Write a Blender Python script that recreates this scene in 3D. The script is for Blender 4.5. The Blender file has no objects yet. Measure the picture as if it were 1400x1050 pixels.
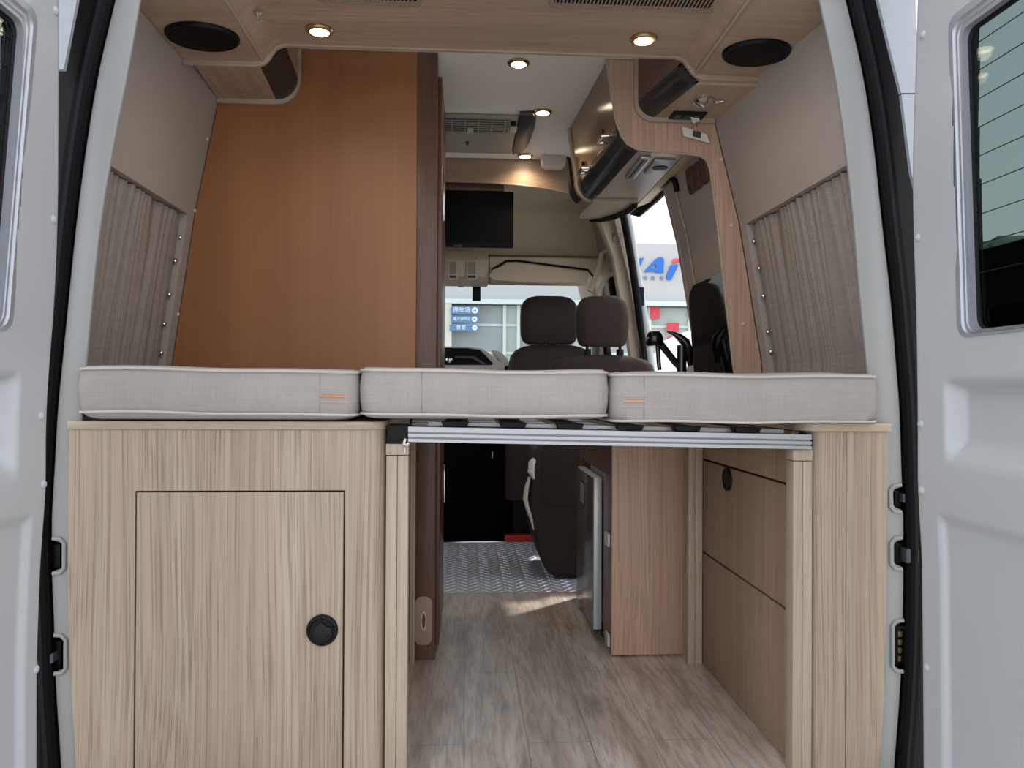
import bpy, bmesh, math, random
from mathutils import Vector, Matrix
random.seed(7)
S = bpy.context.scene
COL = S.collection
R_ = math.radians

# ------------------------------------------------------------------ camera
FPX = 1050.0
EYE = Vector((0, 0, .85))
def cam_basis(yaw=R_(3.43), pitch=R_(.33), roll=R_(.3)):
    d = Vector((math.sin(yaw)*math.cos(pitch), math.cos(yaw)*math.cos(pitch), math.sin(pitch)))
    r = d.cross(Vector((0, 0, 1))).normalized(); u = r.cross(d)
    c, s = math.cos(roll), math.sin(roll)
    return c*r + s*u, c*u - s*r, d
CR, CU, CD = cam_basis()
def at(px, py, X=None, Y=None, Z=None):
    """the point of the plane X=, Y= or Z= that lies along the sight line of a pixel of the 1400x1050 frame"""
    v = CD + CR*((px-700)/FPX) - CU*((py-525)/FPX)
    if X is not None: t = (X-EYE.x)/v.x
    elif Y is not None: t = (Y-EYE.y)/v.y
    else: t = (Z-EYE.z)/v.z
    return EYE + v*t
def at_wall(px, py, fn, off=0.0):
    X = fn(1.0)+off
    for _ in range(12):
        p = at(px, py, X=X); X = fn(p.z)+off
    return at(px, py, X=X)

cam = bpy.data.cameras.new('camera'); co = bpy.data.objects.new('camera', cam); COL.objects.link(co)
cam.sensor_width = 36; cam.lens = 36*FPX/1400; cam.clip_start = .02; cam.clip_end = 500
M = Matrix((( CR.x, CU.x, -CD.x, EYE.x), (CR.y, CU.y, -CD.y, EYE.y), (CR.z, CU.z, -CD.z, EYE.z), (0, 0, 0, 1)))
co.matrix_world = M
S.camera = co

# ------------------------------------------------------------------ helpers
def lin(c):
    out = []
    for v in c[:3]:
        v /= 255.0
        out.append(v/12.92 if v <= .04045 else ((v+.055)/1.055)**2.4)
    return (*out, 1)

def interp(tab, z):
    if z <= tab[0][0]: return tab[0][1]
    for (a, b), (c, d) in zip(tab, tab[1:]):
        if z <= c: return b + (d-b)*(z-a)/(c-a)
    return tab[-1][1]

def sstep(a, b, x):
    t = max(0, min(1, (x-a)/(b-a))); return t*t*(3-2*t)

class MB:
    def __init__(s): s.v = []; s.f = []
    def add(s, vs, fs):
        o = len(s.v); s.v += [tuple(v) for v in vs]; s.f += [tuple(o+i for i in f) for f in fs]; return s
    def box(s, x0, x1, y0, y1, z0, z1):
        return s.add([(x0,y0,z0),(x1,y0,z0),(x1,y1,z0),(x0,y1,z0),(x0,y0,z1),(x1,y0,z1),(x1,y1,z1),(x0,y1,z1)],
                     [(0,3,2,1),(4,5,6,7),(0,1,5,4),(1,2,6,5),(2,3,7,6),(3,0,4,7)])
    def prism(s, pts, ax, a, b):
        n = len(pts)
        def p(q, t):
            return (q[0], t, q[1]) if ax == 'Y' else (q[0], q[1], t) if ax == 'Z' else (t, q[0], q[1])
        vs = [p(q, a) for q in pts] + [p(q, b) for q in pts]
        fs = [tuple(range(n)), tuple(range(2*n-1, n-1, -1))] + [(i, (i+1) % n, n+(i+1) % n, n+i) for i in range(n)]
        return s.add(vs, fs)
    def loft(s, rings, cap0=True, cap1=True, closed=True):
        n = len(rings[0]); vs = [p for r in rings for p in r]; fs = []
        for k in range(len(rings)-1):
            for i in range(n if closed else n-1):
                j = (i+1) % n
                fs.append((k*n+i, k*n+j, (k+1)*n+j, (k+1)*n+i))
        if cap0: fs.append(tuple(range(n)))
        if cap1: fs.append(tuple((len(rings)-1)*n+i for i in range(n-1, -1, -1)))
        return s.add(vs, fs)
    def tube(s, pts, r, n=8, closed=False, flat=1.0):
        pts = [Vector(p) for p in pts]; m = len(pts); rings = []
        prev = None
        for i, p in enumerate(pts):
            if closed: t = (pts[(i+1) % m]-pts[i-1])
            else: t = pts[min(i+1, m-1)]-pts[max(i-1, 0)]
            t.normalize()
            if prev is None:
                up = Vector((0, 0, 1)) if abs(t.z) < .9 else Vector((1, 0, 0))
                a = t.cross(up).normalized()
            else:
                a = (prev - t*prev.dot(t)).normalized()
            prev = a; b = t.cross(a)
            rr = r[i] if isinstance(r, (list, tuple)) else r
            rings.append([p + a*(math.cos(2*math.pi*k/n)*rr) + b*(math.sin(2*math.pi*k/n)*rr*flat) for k in range(n)])
        if closed: rings.append(rings[0]); return s.loft(rings, False, False)
        return s.loft(rings)
    def cyl(s, p0, p1, r, n=24, r1=None):
        return s.tube([p0, p1], [r, r if r1 is None else r1], n)
    def lathe(s, c, axis, prof, n=32):
        """prof: (radius, distance along axis)"""
        c = Vector(c); ax = Vector(axis).normalized()
        up = Vector((0, 0, 1)) if abs(ax.z) < .9 else Vector((1, 0, 0))
        a = ax.cross(up).normalized(); b = ax.cross(a)
        rings = [[c + ax*d + a*(r*math.cos(2*math.pi*k/n)) + b*(r*math.sin(2*math.pi*k/n)) for k in range(n)] for r, d in prof]
        return s.loft(rings)
    def grid(s, fn, nu, nv, skip=None):
        vs = [fn(i/nu, j/nv) for j in range(nv+1) for i in range(nu+1)]; fs = []
        for j in range(nv):
            for i in range(nu):
                if skip and skip((i+.5)/nu, (j+.5)/nv): continue
                fs.append((j*(nu+1)+i, j*(nu+1)+i+1, (j+1)*(nu+1)+i+1, (j+1)*(nu+1)+i))
        return s.add(vs, fs)
    def build(s, name, mat, parent=None, bevel=0, seg=2, smooth=True, ang=35, merge=False):
        off = Vector(parent['_o']) if parent is not None else Vector((0, 0, 0))
        me = bpy.data.meshes.new(name); bm = bmesh.new()
        vv = [bm.verts.new(Vector(v)-off) for v in s.v]
        for f in s.f:
            try: bm.faces.new([vv[i] for i in f])
            except ValueError: pass
        if merge: bmesh.ops.remove_doubles(bm, verts=bm.verts, dist=1e-5)
        bmesh.ops.recalc_face_normals(bm, faces=bm.faces)
        if bevel:
            es = [e for e in bm.edges if len(e.link_faces) == 2 and e.calc_face_angle(0) > R_(40)]
            bmesh.ops.bevel(bm, geom=es, offset=bevel, segments=seg, affect='EDGES', profile=.5, clamp_overlap=True)
        bm.to_mesh(me); bm.free()
        if smooth:
            me.shade_smooth(); me.set_sharp_from_angle(angle=R_(ang))
        o = bpy.data.objects.new(name, me); COL.objects.link(o)
        me.materials.append(mat)
        if parent is not None:
            o.parent = parent; o['_o'] = parent['_o']
        else: o['_o'] = (0., 0., 0.)
        return o

def tag(o, label, cat, group=None):
    o['label'] = label; o['category'] = cat
    if group: o['group'] = group
    return o
def thing(name, label, cat, loc=(0, 0, 0), group=None):
    o = bpy.data.objects.new(name, None); COL.objects.link(o)
    o.location = loc; o['_o'] = tuple(float(x) for x in loc); o.empty_display_size = .05
    return tag(o, label, cat, group)
def struct(o):
    o['kind'] = 'structure'; return o
def box(name, mat, parent, x0, x1, y0, y1, z0, z1, bevel=0, **k):
    return MB().box(x0, x1, y0, y1, z0, z1).build(name, mat, parent, bevel, **k)
def rrect(cx, cy, w, h, r, n=6):
    out = []
    for sx, sy, a0 in ((1, 1, 0), (-1, 1, 90), (-1, -1, 180), (1, -1, 270)):
        for k in range(n+1):
            a = R_(a0+90*k/n)
            out.append((cx+sx*(w/2-r)+r*math.cos(a), cy+sy*(h/2-r)+r*math.sin(a)))
    return out
def arc(cx, cy, r, a0, a1, n=8):
    return [(cx+r*math.cos(R_(a0+(a1-a0)*k/n)), cy+r*math.sin(R_(a0+(a1-a0)*k/n))) for k in range(n+1)]

# ------------------------------------------------------------------ materials
MATS = {}
def base(name, col, rough=.5, metal=0, spec=.5):
    m = bpy.data.materials.new(name); m.use_nodes = True; MATS[name] = m
    p = m.node_tree.nodes['Principled BSDF']
    p.inputs['Base Color'].default_value = lin(col); p.inputs['Roughness'].default_value = rough
    p.inputs['Metallic'].default_value = metal; p.inputs['Specular IOR Level'].default_value = spec
    return m, m.node_tree, p
def noise(nt, scale3, detail=3, scale=1.0, dist=0.0):
    tc = nt.nodes.new('ShaderNodeTexCoord'); mp = nt.nodes.new('ShaderNodeMapping'); n = nt.nodes.new('ShaderNodeTexNoise')
    mp.inputs['Scale'].default_value = scale3; n.inputs['Scale'].default_value = scale; n.inputs['Detail'].default_value = detail
    n.inputs['Distortion'].default_value = dist
    nt.links.new(tc.outputs['Object'], mp.inputs['Vector']); nt.links.new(mp.outputs['Vector'], n.inputs['Vector'])
    return n
def ramp(nt, src, stops):
    r = nt.nodes.new('ShaderNodeValToRGB'); e = r.color_ramp.elements
    while len(e) < len(stops): e.new(.5)
    for i, (p, c) in enumerate(stops): e[i].position = p; e[i].color = c if len(c) == 4 else lin(c)
    nt.links.new(src, r.inputs['Fac']); return r
def mix(nt, a, b, fac, mode='MIX'):
    m = nt.nodes.new('ShaderNodeMix'); m.data_type = 'RGBA'; m.blend_type = mode
    if isinstance(fac, (int, float)): m.inputs[0].default_value = fac
    else: nt.links.new(fac, m.inputs[0])
    for s, i in ((a, 6), (b, 7)):
        if isinstance(s, tuple): m.inputs[i].default_value = s
        else: nt.links.new(s, m.inputs[i])
    return m.outputs[2]
def bump(nt, p, h, strength=.2, dist=.002):
    b = nt.nodes.new('ShaderNodeBump'); b.inputs['Strength'].default_value = strength; b.inputs['Distance'].default_value = dist
    nt.links.new(h, b.inputs['Height']); nt.links.new(b.outputs['Normal'], p.inputs['Normal'])
def G(v): return (v, v, v, 1)
def plain(name, col, rough=.5, metal=0, spec=.5, var=.0, nscale=3, bmp=0, bscale=300):
    m, nt, p = base(name, col, rough, metal, spec)
    n = noise(nt, (1, 1, 1), 4, nscale)
    c = lin(col)
    if var:
        r = ramp(nt, n.outputs['Fac'], [(.3, tuple(v*(1-var) for v in c[:3])+(1,)), (.7, tuple(min(1, v*(1+var)) for v in c[:3])+(1,))])
        nt.links.new(r.outputs['Color'], p.inputs['Base Color'])
    if bmp:
        b = noise(nt, (1, 1, 1), 2, bscale); bump(nt, p, b.outputs['Fac'], bmp, .001)
    return m
def wood(name, light, mid, dark, axis='Z', rough=.45, k=1.0, pore=.5, spec=.4):
    m, nt, p = base(name, mid, rough, 0, spec)
    def sc(a, b): return (b, a, a) if axis == 'X' else (a, b, a) if axis == 'Y' else (a, a, b)
    broad = noise(nt, sc(11*k, .35*k), 3, 1, .4)
    fine = noise(nt, sc(150*k, 1.0*k), 4, 1, .3)
    por = noise(nt, sc(330*k, 1.6*k), 2, 1, .3)
    # slow sideways drift so the lines sway and close into long ovals
    dr = noise(nt, sc(3.2*k, .9*k), 1, 1, 0)
    for nn in (broad, fine, por):
        mp = nn.inputs['Vector'].links[0].from_node
        ad = nt.nodes.new('ShaderNodeVectorMath'); ad.operation = 'MULTIPLY_ADD'
        ad.inputs[1].default_value = (.055, .055, .055); nt.links.new(dr.outputs['Color'], ad.inputs[0])
        src = mp.inputs['Vector'].links[0].from_socket; nt.links.new(src, ad.inputs[2])
        nt.links.new(ad.outputs[0], mp.inputs['Vector'])
    r1 = ramp(nt, broad.outputs['Fac'], [(.3, mid), (.7, light)])
    r2 = ramp(nt, fine.outputs['Fac'], [(.36, G(.70)), (.58, G(1))])
    r3 = ramp(nt, por.outputs['Fac'], [(.36, G(0)), (.48, G(1))])
    c = mix(nt, r1.outputs['Color'], r2.outputs['Color'], min(.75, pore*1.25), 'MULTIPLY')
    inv = nt.nodes.new('ShaderNodeMath'); inv.operation = 'MULTIPLY_ADD'; inv.inputs[1].default_value = -pore; inv.inputs[2].default_value = pore
    nt.links.new(r3.outputs['Color'], inv.inputs[0])
    c = mix(nt, c, lin(dark), inv.outputs[0])
    nt.links.new(c, p.inputs['Base Color'])
    bump(nt, p, r3.outputs['Color'], .06, .0006)
    return m
ASH = ((181, 164, 145), (166, 146, 127), (108, 85, 67))
wood_v = wood('ash_wood_upright', *ASH, 'Z')
wood_x = wood('ash_wood_across', *ASH, 'X')
wood_y = wood('ash_wood_lengthwise', *ASH, 'Y')
wood_soffit = wood('soffit_wood', (186, 160, 140), (168, 142, 122), (124, 98, 80), 'X', .4, 1.3, .35)
wood_soffit_y = wood('soffit_wood_lengthwise', (186, 160, 140), (168, 142, 122), (124, 98, 80), 'Y', .4, 1.3, .35)
wood_kitchen = wood('kitchen_wood', (201, 167, 145), (182, 147, 126), (126, 98, 82), 'Z', .45, 1.0, .4)
wood_drawer = wood('drawer_wood', (170, 143, 122), (152, 124, 103), (112, 86, 70), 'Z', .45, 1.0, .4)
wood_edge = wood('wood_edge_band', (181, 165, 146), (169, 151, 131), (131, 110, 91), 'X', .45, 1.5, .3)
wood_orange = wood('cherry_wood', (154, 104, 67), (141, 91, 58), (124, 79, 48), 'Z', .42, .5, .12)
walnut = wood('walnut_wood', (114, 84, 70), (96, 68, 57), (66, 45, 38), 'Z', .35, 1.2, .4)
red_wood = wood('mahogany_wood', (112, 74, 62), (98, 62, 52), (72, 44, 38), 'Z', .3, 1.2, .3)
gloss_wood = wood('glossy_bronze_laminate', (128, 100, 72), (108, 84, 58), (84, 62, 44), 'Z', .16, 1.0, .2, .8)
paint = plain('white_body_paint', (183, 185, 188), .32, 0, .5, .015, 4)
shaded_paint = plain('shaded_white_body_paint', (148, 147, 146), .32, 0, .5, .015, 4)  # same white body paint, darkened so its colour carries the pillars' shade
paint_ext = plain('silver_grey_body_paint', (168, 172, 178), .35, 0, .5, .03, 4)
rubber = plain('black_rubber', (7, 7, 10), .5, 0, .12, .1, 20, .2, 200)
black = plain('black_plastic', (10, 10, 11), .5, 0, .22, .08, 30)
black_gloss = plain('glossy_black', (12, 12, 14), .06, 0, .6)
dark_strip = plain('charcoal_laminate', (40, 38, 38), .35, 0, .45, .1, 8)
screen = plain('screen_black', (4, 4, 6), .5, 0, .15)
alu = plain('brushed_aluminium', (176, 177, 180), .42, .55, .5, .03, 6)
alu_frame = plain('anodised_window_frame', (176, 180, 188), .35, .5, .5, .04, 6)
chrome = plain('chrome', (215, 215, 215), .12, 1)
brass = plain('satin_gold_ring', (190, 160, 110), .25, .9)
wall_m = plain('beige_wall_lining', (169, 158, 150), .75, 0, .2, .025, 6, .15, 500)
ceil_m = plain('white_ceiling_lining', (238, 234, 228), .6, 0, .3, .01, 4)
cab_m = plain('beige_cab_plastic', (205, 190, 168), .6, 0, .3, .02, 8, .1, 500)
ivory = plain('ivory_plastic', (206, 198, 184), .45, 0, .4, .02, 8)
white_pl = plain('white_plastic', (218, 216, 210), .35, 0, .5, .01, 8)
grey_dark = plain('dark_grey_plastic', (62, 64, 68), .4, 0, .5, .05, 12)
seat_m = plain('brown_grey_seat_cloth', (58, 49, 44), .8, 0, .2, .06, 40, .25, 700)
seat_dark = plain('dark_brown_seat_vinyl', (48, 38, 34), .6, 0, .3, .05, 20, .15, 500)
red = plain('red_paint', (196, 38, 36), .4)
fridge_m = plain('silver_fridge_paint', (196, 198, 199), .28, .25, .5, .01, 6)
fridge_door = plain('dark_mirror_fridge_door', (112, 106, 102), .2, .3, .5, .02, 4)
def brown_strap(): return plain('brown_strap', (84, 62, 52), .7, 0, .2, .1, 60)
strap_m = brown_strap()

def fabric(name, col, s=900, var=.12, weave=.35):
    m, nt, p = base(name, col, .9, 0, .15)
    a = noise(nt, (12, 12, 420), 2, 1); b = noise(nt, (420, 420, 12), 2, 1); c = noise(nt, (1, 1, 1), 2, 14)
    mm = nt.nodes.new('ShaderNodeMath'); mm.operation = 'ADD'
    nt.links.new(a.outputs['Fac'], mm.inputs[0]); nt.links.new(b.outputs['Fac'], mm.inputs[1])
    c0 = lin(col)
    r = ramp(nt, mm.outputs[0], [(.75, tuple(v*(1-var) for v in c0[:3])+(1,)), (1.2, tuple(min(1, v*(1+var)) for v in c0[:3])+(1,))])
    r.color_ramp.elements[0].position = .38; r.color_ramp.elements[1].position = .62
    dv = nt.nodes.new('ShaderNodeMath'); dv.operation = 'MULTIPLY'; dv.inputs[1].default_value = .5
    nt.links.new(mm.outputs[0], dv.inputs[0]); nt.links.new(dv.outputs[0], r.inputs['Fac'])
    r2 = ramp(nt, c.outputs['Fac'], [(.3, G(.93)), (.7, G(1))])
    nt.links.new(mix(nt, r.outputs['Color'], r2.outputs['Color'], 1.0, 'MULTIPLY'), p.inputs['Base Color'])
    bump(nt, p, dv.outputs[0], weave, .0008)
    return m
cushion_m = fabric('linen_cushion_fabric', (166, 157, 153), var=.06)
piping_m = plain('cream_piping', (192, 184, 175), .8, 0, .2, .03, 60)
curtain_m = fabric('taupe_curtain_fabric', (148, 138, 130), weave=.2)
orange_m = plain('orange_woven_tape', (196, 124, 66), .8, 0, .2, .1, 80)

def thin_glass(name, tint, refl=.08, rough=0):
    m = bpy.data.materials.new(name); m.use_nodes = True; nt = m.node_tree
    nt.nodes.remove(nt.nodes['Principled BSDF'])
    t = nt.nodes.new('ShaderNodeBsdfTransparent'); g = nt.nodes.new('ShaderNodeBsdfGlossy'); lw = nt.nodes.new('ShaderNodeLayerWeight'); mx = nt.nodes.new('ShaderNodeMixShader')
    t.inputs['Color'].default_value = tint; g.inputs['Roughness'].default_value = rough; lw.inputs['Blend'].default_value = refl
    nt.links.new(lw.outputs['Fresnel'], mx.inputs[0]); nt.links.new(t.outputs[0], mx.inputs[1]); nt.links.new(g.outputs[0], mx.inputs[2])
    nt.links.new(mx.outputs[0], nt.nodes['Material Output'].inputs['Surface'])
    return m
glass_clear = thin_glass('clear_windscreen_glass', (.93, .95, .95, 1), .06)
glass_tint = thin_glass('tinted_rear_glass', (.36, .41, .40, 1), .12)
def emit(name, col, s):
    m = bpy.data.materials.new(name); m.use_nodes = True; nt = m.node_tree
    nt.nodes.remove(nt.nodes['Principled BSDF']); e = nt.nodes.new('ShaderNodeEmission')
    e.inputs['Color'].default_value = col; e.inputs['Strength'].default_value = s
    nt.links.new(e.outputs[0], nt.nodes['Material Output'].inputs['Surface']); return m
lamp_m = emit('warm_led', (1, .84, .58, 1), 9)

# vinyl floor with worn grey-brown planks running lengthwise
def floor_mat():
    m, nt, p = base('grey_brown_vinyl', (120, 106, 94), .3, 0, .7)
    a = noise(nt, (14, 2.2, 1), 4, 1, .8); b = noise(nt, (90, 9, 1), 3, 1, .5); c = noise(nt, (3.2, 3.2, 1), 3, 1)
    r1 = ramp(nt, a.outputs['Fac'], [(.3, (172, 150, 132)), (.5, (216, 198, 182)), (.72, (240, 229, 217))])
    r2 = ramp(nt, b.outputs['Fac'], [(.38, G(.46)), (.56, G(1))])
    r3 = ramp(nt, c.outputs['Fac'], [(.35, G(.92)), (.65, G(1))])
    c1 = mix(nt, r1.outputs['Color'], r2.outputs['Color'], .6, 'MULTIPLY')
    c1 = mix(nt, c1, r3.outputs['Color'], 1.0, 'MULTIPLY')
    tc = nt.nodes.new('ShaderNodeTexCoord'); mp = nt.nodes.new('ShaderNodeMapping'); br = nt.nodes.new('ShaderNodeTexBrick')
    mp.inputs['Rotation'].default_value = (0, 0, R_(90))
    br.inputs['Color1'].default_value = G(1); br.inputs['Color2'].default_value = G(.92); br.inputs['Mortar'].default_value = G(.45)
    br.inputs['Scale'].default_value = 1; br.inputs['Brick Width'].default_value = .92; br.inputs['Row Height'].default_value = .152; br.inputs['Mortar Size'].default_value = .0012
    nt.links.new(tc.outputs['Object'], mp.inputs['Vector']); nt.links.new(mp.outputs['Vector'], br.inputs['Vector'])
    c1 = mix(nt, c1, br.outputs['Color'], 1.0, 'MULTIPLY')
    nt.links.new(c1, p.inputs['Base Color'])
    g = noise(nt, (60, 60, 1), 3, 1)
    rr = ramp(nt, g.outputs['Fac'], [(.3, G(.40)), (.7, G(.55))]); nt.links.new(rr.outputs['Color'], p.inputs['Roughness'])
    h = noise(nt, (110, 60, 1), 3, 1); bump(nt, p, h.outputs['Fac'], .22, .002)
    nt.links.new(p.inputs['Normal'].links[0].from_socket, p.inputs['Coat Normal'])
    p.inputs['Coat Weight'].default_value = 1.0; p.inputs['Coat Roughness'].default_value = .40; p.inputs['Coat IOR'].default_value = 2.4
    return m
floor_m = floor_mat()
plate_m = plain('aluminium_tread_plate', (202, 204, 218), .4, .45, .5, .1, 12)
ground_m = plain('concrete_yard', (178, 178, 176), .85, 0, .3, .08, 1.2, .2, 60)
facade_m = plain('white_fascia_panel', (183, 184, 184), .5, 0, .4, .01, 1)
shopglass_m = plain('grey_shop_glazing', (172, 180, 176), .25, 0, .5, .12, .5)
shopdark_m = plain('dark_shop_glazing', (150, 158, 158), .3, 0, .5, .12, .5)
mull_m = plain('pale_mullion', (206, 214, 212), .5)
sign_blue = plain('blue_sign_panel', (92, 130, 172), .5, 0, .4, .02, 2)
letter_blue = plain('blue_letter', (36, 104, 190), .5)
letter_red = plain('red_letter', (204, 76, 88), .5)
star_grey = plain('grey_star', (110, 132, 150), .5)
white_let = plain('white_lettering', (240, 244, 248), .5)
poster_m = plain('red_poster', (205, 74, 84), .6, 0, .3, .1, 8)
car_paint = plain('white_car_paint', (226, 228, 230), .2, 0, .6)
car_glass = plain('dark_car_glass', (40, 46, 50), .08, 0, .6)
hedge_m = plain('grey_green_foliage', (108, 122, 104), .9, 0, .2, .35, 3)

def text_mesh(s, size, mat, name, parent, mw, ext=.01, shear=0.0):
    cu = bpy.data.curves.new(name, 'FONT'); cu.body = s; cu.size = size; cu.extrude = ext; cu.align_x = 'CENTER'; cu.align_y = 'CENTER'; cu.shear = shear
    t = bpy.data.objects.new('temporary_text', cu); COL.objects.link(t)
    dg = bpy.context.evaluated_depsgraph_get(); dg.update()
    me = bpy.data.meshes.new_from_object(t.evaluated_get(dg))
    bpy.data.objects.remove(t); bpy.data.curves.remove(cu)
    me.transform(Matrix.Translation(-Vector(parent['_o'])) @ mw); me.name = name
    me.materials.clear(); me.materials.append(mat)
    o = bpy.data.objects.new(name, me); COL.objects.link(o); o.parent = parent; o['_o'] = parent['_o']
    return o

# ------------------------------------------------------------------ body profiles
WL = lambda z: interp([(-.5, -.905), (.92, -.905), (1.40, -.838), (1.72, -.775), (2.1, -.66)], z)
WR = lambda z: interp([(-.5, .955), (.93, .952), (1.39, .875), (1.70, .797), (2.1, .68)], z)
WRF = lambda z: WR(z)-.05                              # inner lining ahead of the portal panel
Y0, YB, YW = 1.65, 2.40, 2.42                          # cabinet fronts, far side of the bed, wardrobe front
ZC = 1.905

# ------------------------------------------------------------------ setting: floor, walls, ceiling
struct(box('floor', floor_m, None, -.95, 1.0, 1.56, 3.185, -.04, 0))
struct(box('floor_cab', rubber, None, -1.0, 1.05, 3.191, 5.6, -.05, -.004))
struct(box('trim_8', paint_ext, None, -.93, 1.0, 1.535, 1.559, -.26, -.002))
struct(box('ceiling', ceil_m, None, -.72, .76, 2.14, 3.52, ZC, ZC+.02))
struct(MB().box(-.83, .90, 1.59, 5.3, 1.986, 2.05).build('wall_roof', paint_ext, None, smooth=False))

def wall_rect(mb, fn, y0, y1, zs, off=0):
    for z0, z1 in zip(zs, zs[1:]):
        mb.add([(fn(z0)+off, y0, z0), (fn(z0)+off, y1, z0), (fn(z1)+off, y1, z1), (fn(z1)+off, y0, z1)], [(0, 1, 2, 3)])
def zlist(a, b): return [a]+[z for z in [.92]+[.95+.04*k for k in range(26)] if a+.005 < z < b-.005]+[b]
ZT = 1.372                                             # top of the curtain recesses
YR = 2.372                                             # far edge of the curtain recesses
YS = 1.690
def side_wall(name, fn, sgn, yend, portal=False):
    mb = MB()
    wall_rect(mb, fn, YS, YR, zlist(ZT, 1.98))
    wall_rect(mb, fn, YR, yend, zlist(0, 1.98))
    wall_rect(mb, fn, YS, YR, zlist(0, .70))
    d = .032*sgn                                        # the recess and its back
    wall_rect(mb, fn, YS, YR, zlist(.70, ZT), d)
    zz = zlist(.70, ZT)
    for z0, z1 in zip(zz, zz[1:]):
        mb.add([(fn(z0), YR, z0), (fn(z0)+d, YR, z0), (fn(z1)+d, YR, z1), (fn(z1), YR, z1)], [(0, 1, 2, 3)])
    mb.add([(fn(ZT), YS, ZT), (fn(ZT), YR, ZT), (fn(ZT)+d, YR, ZT), (fn(ZT)+d, YS, ZT)], [(0, 1, 2, 3)])
    return mb
WINL = ((3.06, 3.86, .95, 1.50), (4.06, 4.86, .95, 1.46))      # side windows of the left flank (behind the wardrobe and in the cab)
WINR = ((4.10, 4.86, .95, 1.44),)                               # passenger window
def pierced(mb, fn, y0, y1, wins, off=0, z0=0):
    y = y0
    for a, b, za, zb in wins:
        wall_rect(mb, fn, y, a, zlist(z0, 1.98), off)
        wall_rect(mb, fn, a, b, zlist(z0, za), off); wall_rect(mb, fn, a, b, zlist(zb, 1.98), off)
        y = b
    wall_rect(mb, fn, y, y1, zlist(z0, 1.98), off)
ml = side_wall('wall_left', WL, -1, YW); pierced(ml, WL, YW, 5.36, WINL)
struct(ml.build('wall_left', wall_m, None, ang=30, merge=True))
mbr = side_wall('wall_right', WR, 1, YW)
mbr.v = [(x+.078*sstep(1.42, 1.75, z)*max(0, min(1, (YW-y)/(YW-YS))), y, z) for x, y, z in mbr.v]
for y0, y1, za, zb in ((YW, 2.93, 0, 1.98), (2.93, 3.84, 1.70, 1.98), (2.93, 3.84, -.1, .02)):
    wall_rect(mbr, WRF, y0, y1, zlist(za, zb))
pierced(mbr, WRF, 3.84, 5.36, WINR)
struct(mbr.build('wall_right', wall_m, None, ang=30, merge=True))
# painted outer skin
mo = MB(); pierced(mo, WL, 1.70, 5.36, WINL, -.075, -.2)
struct(mo.build('wall_exterior_left', paint_ext, None, smooth=False))
mo = MB(); wall_rect(mo, WR, 1.70, 2.90, zlist(-.2, 1.98), .075); wall_rect(mo, WR, 2.90, 3.95, zlist(1.80, 1.98), .03); pierced(mo, WR, 3.95, 5.36, WINR, .0, -.2)
struct(mo.build('wall_exterior_right', paint_ext, None, smooth=False))
for k, (fn, off, (a, b, za, zb)) in enumerate([(WL, -.05, WINL[0]), (WL, -.05, WINL[1]), (WR, .05, WINR[0])]):
    g = MB()
    g.add([(fn(za)+off, a, za), (fn(za)+off, b, za), (fn(zb)+off, b, zb), (fn(zb)+off, a, zb)], [(0, 1, 2, 3)])
    struct(g.build('window_%d' % (k+2), glass_clear, None, smooth=False))

# rear pillars (white frames of the rear opening), black rubber seals, grey outer posts
LW_out = [(157, 0), (133, 100), (117, 200), (104, 300), (94, 400), (84, 500), (78, 560), (74, 640), (70, 700), (70, 725), (70, 790), (73, 850), (75, 930), (78, 980), (83, 1050)]
LW_in = [(191, 0), (174, 100), (154, 200), (137, 300), (126, 400), (117, 500), (112, 570), (110, 640), (110, 800), (112, 950), (116, 1050)]
RW_in = [(1121, 0), (1143, 100), (1157, 200), (1168, 300), (1176, 400), (1186, 500), (1192, 570), (1196, 640), (1197, 800), (1195, 950), (1190, 1050)]
RW_out = [(1157, 0), (1181, 100), (1196, 200), (1206, 300), (1218, 400), (1226, 500), (1231, 560), (1233, 640), (1236, 700), (1236, 800), (1234, 900), (1229, 980), (1223, 1050)]
def curve_at(pix, Y):
    out = [(p.x, p.z) for p in (at(x, y, Y=Y) for x, y in pix)]
    # carry the ends on above and below the frame
    (x0, z0), (x1, z1) = out[0], out[1]; out.insert(0, (x0+(x0-x1)*1.2, z0+(z0-z1)*1.2))
    (x0, z0), (x1, z1) = out[-1], out[-2]; out.append((x0+(x0-x1)*1.2, z0-.20))
    return out
def smooth_poly(pts, it=2):
    for _ in range(it):
        q = [pts[0]]
        for a, b in zip(pts, pts[1:]):
            q += [(a[0]*.75+b[0]*.25, a[1]*.75+b[1]*.25), (a[0]*.25+b[0]*.75, a[1]*.25+b[1]*.75)]
        q.append(pts[-1]); pts = q
    return pts
YP = 1.672
def notch(curve, zlo, zhi, d):
    """cut a rounded notch of depth d into an outer edge (list of x, z from top to bottom)"""
    tab = sorted((z, x) for x, z in curve)
    out = []
    for x, z in curve:
        if zlo-.012 <= z <= zhi+.012: continue
        out.append((x, z))
    ins = [(zhi+.012, 0), (zhi+.004, .25), (zhi, .8), (zhi-.006, 1), (zlo+.006, 1), (zlo, .8), (zlo-.004, .25), (zlo-.012, 0)]
    out += [(interp(tab, z)+d*k, z) for z, k in ins]
    return sorted(out, key=lambda q: -q[1])
def zpx(px, py): return at(px, py, Y=YP).z
pill = {}
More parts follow.
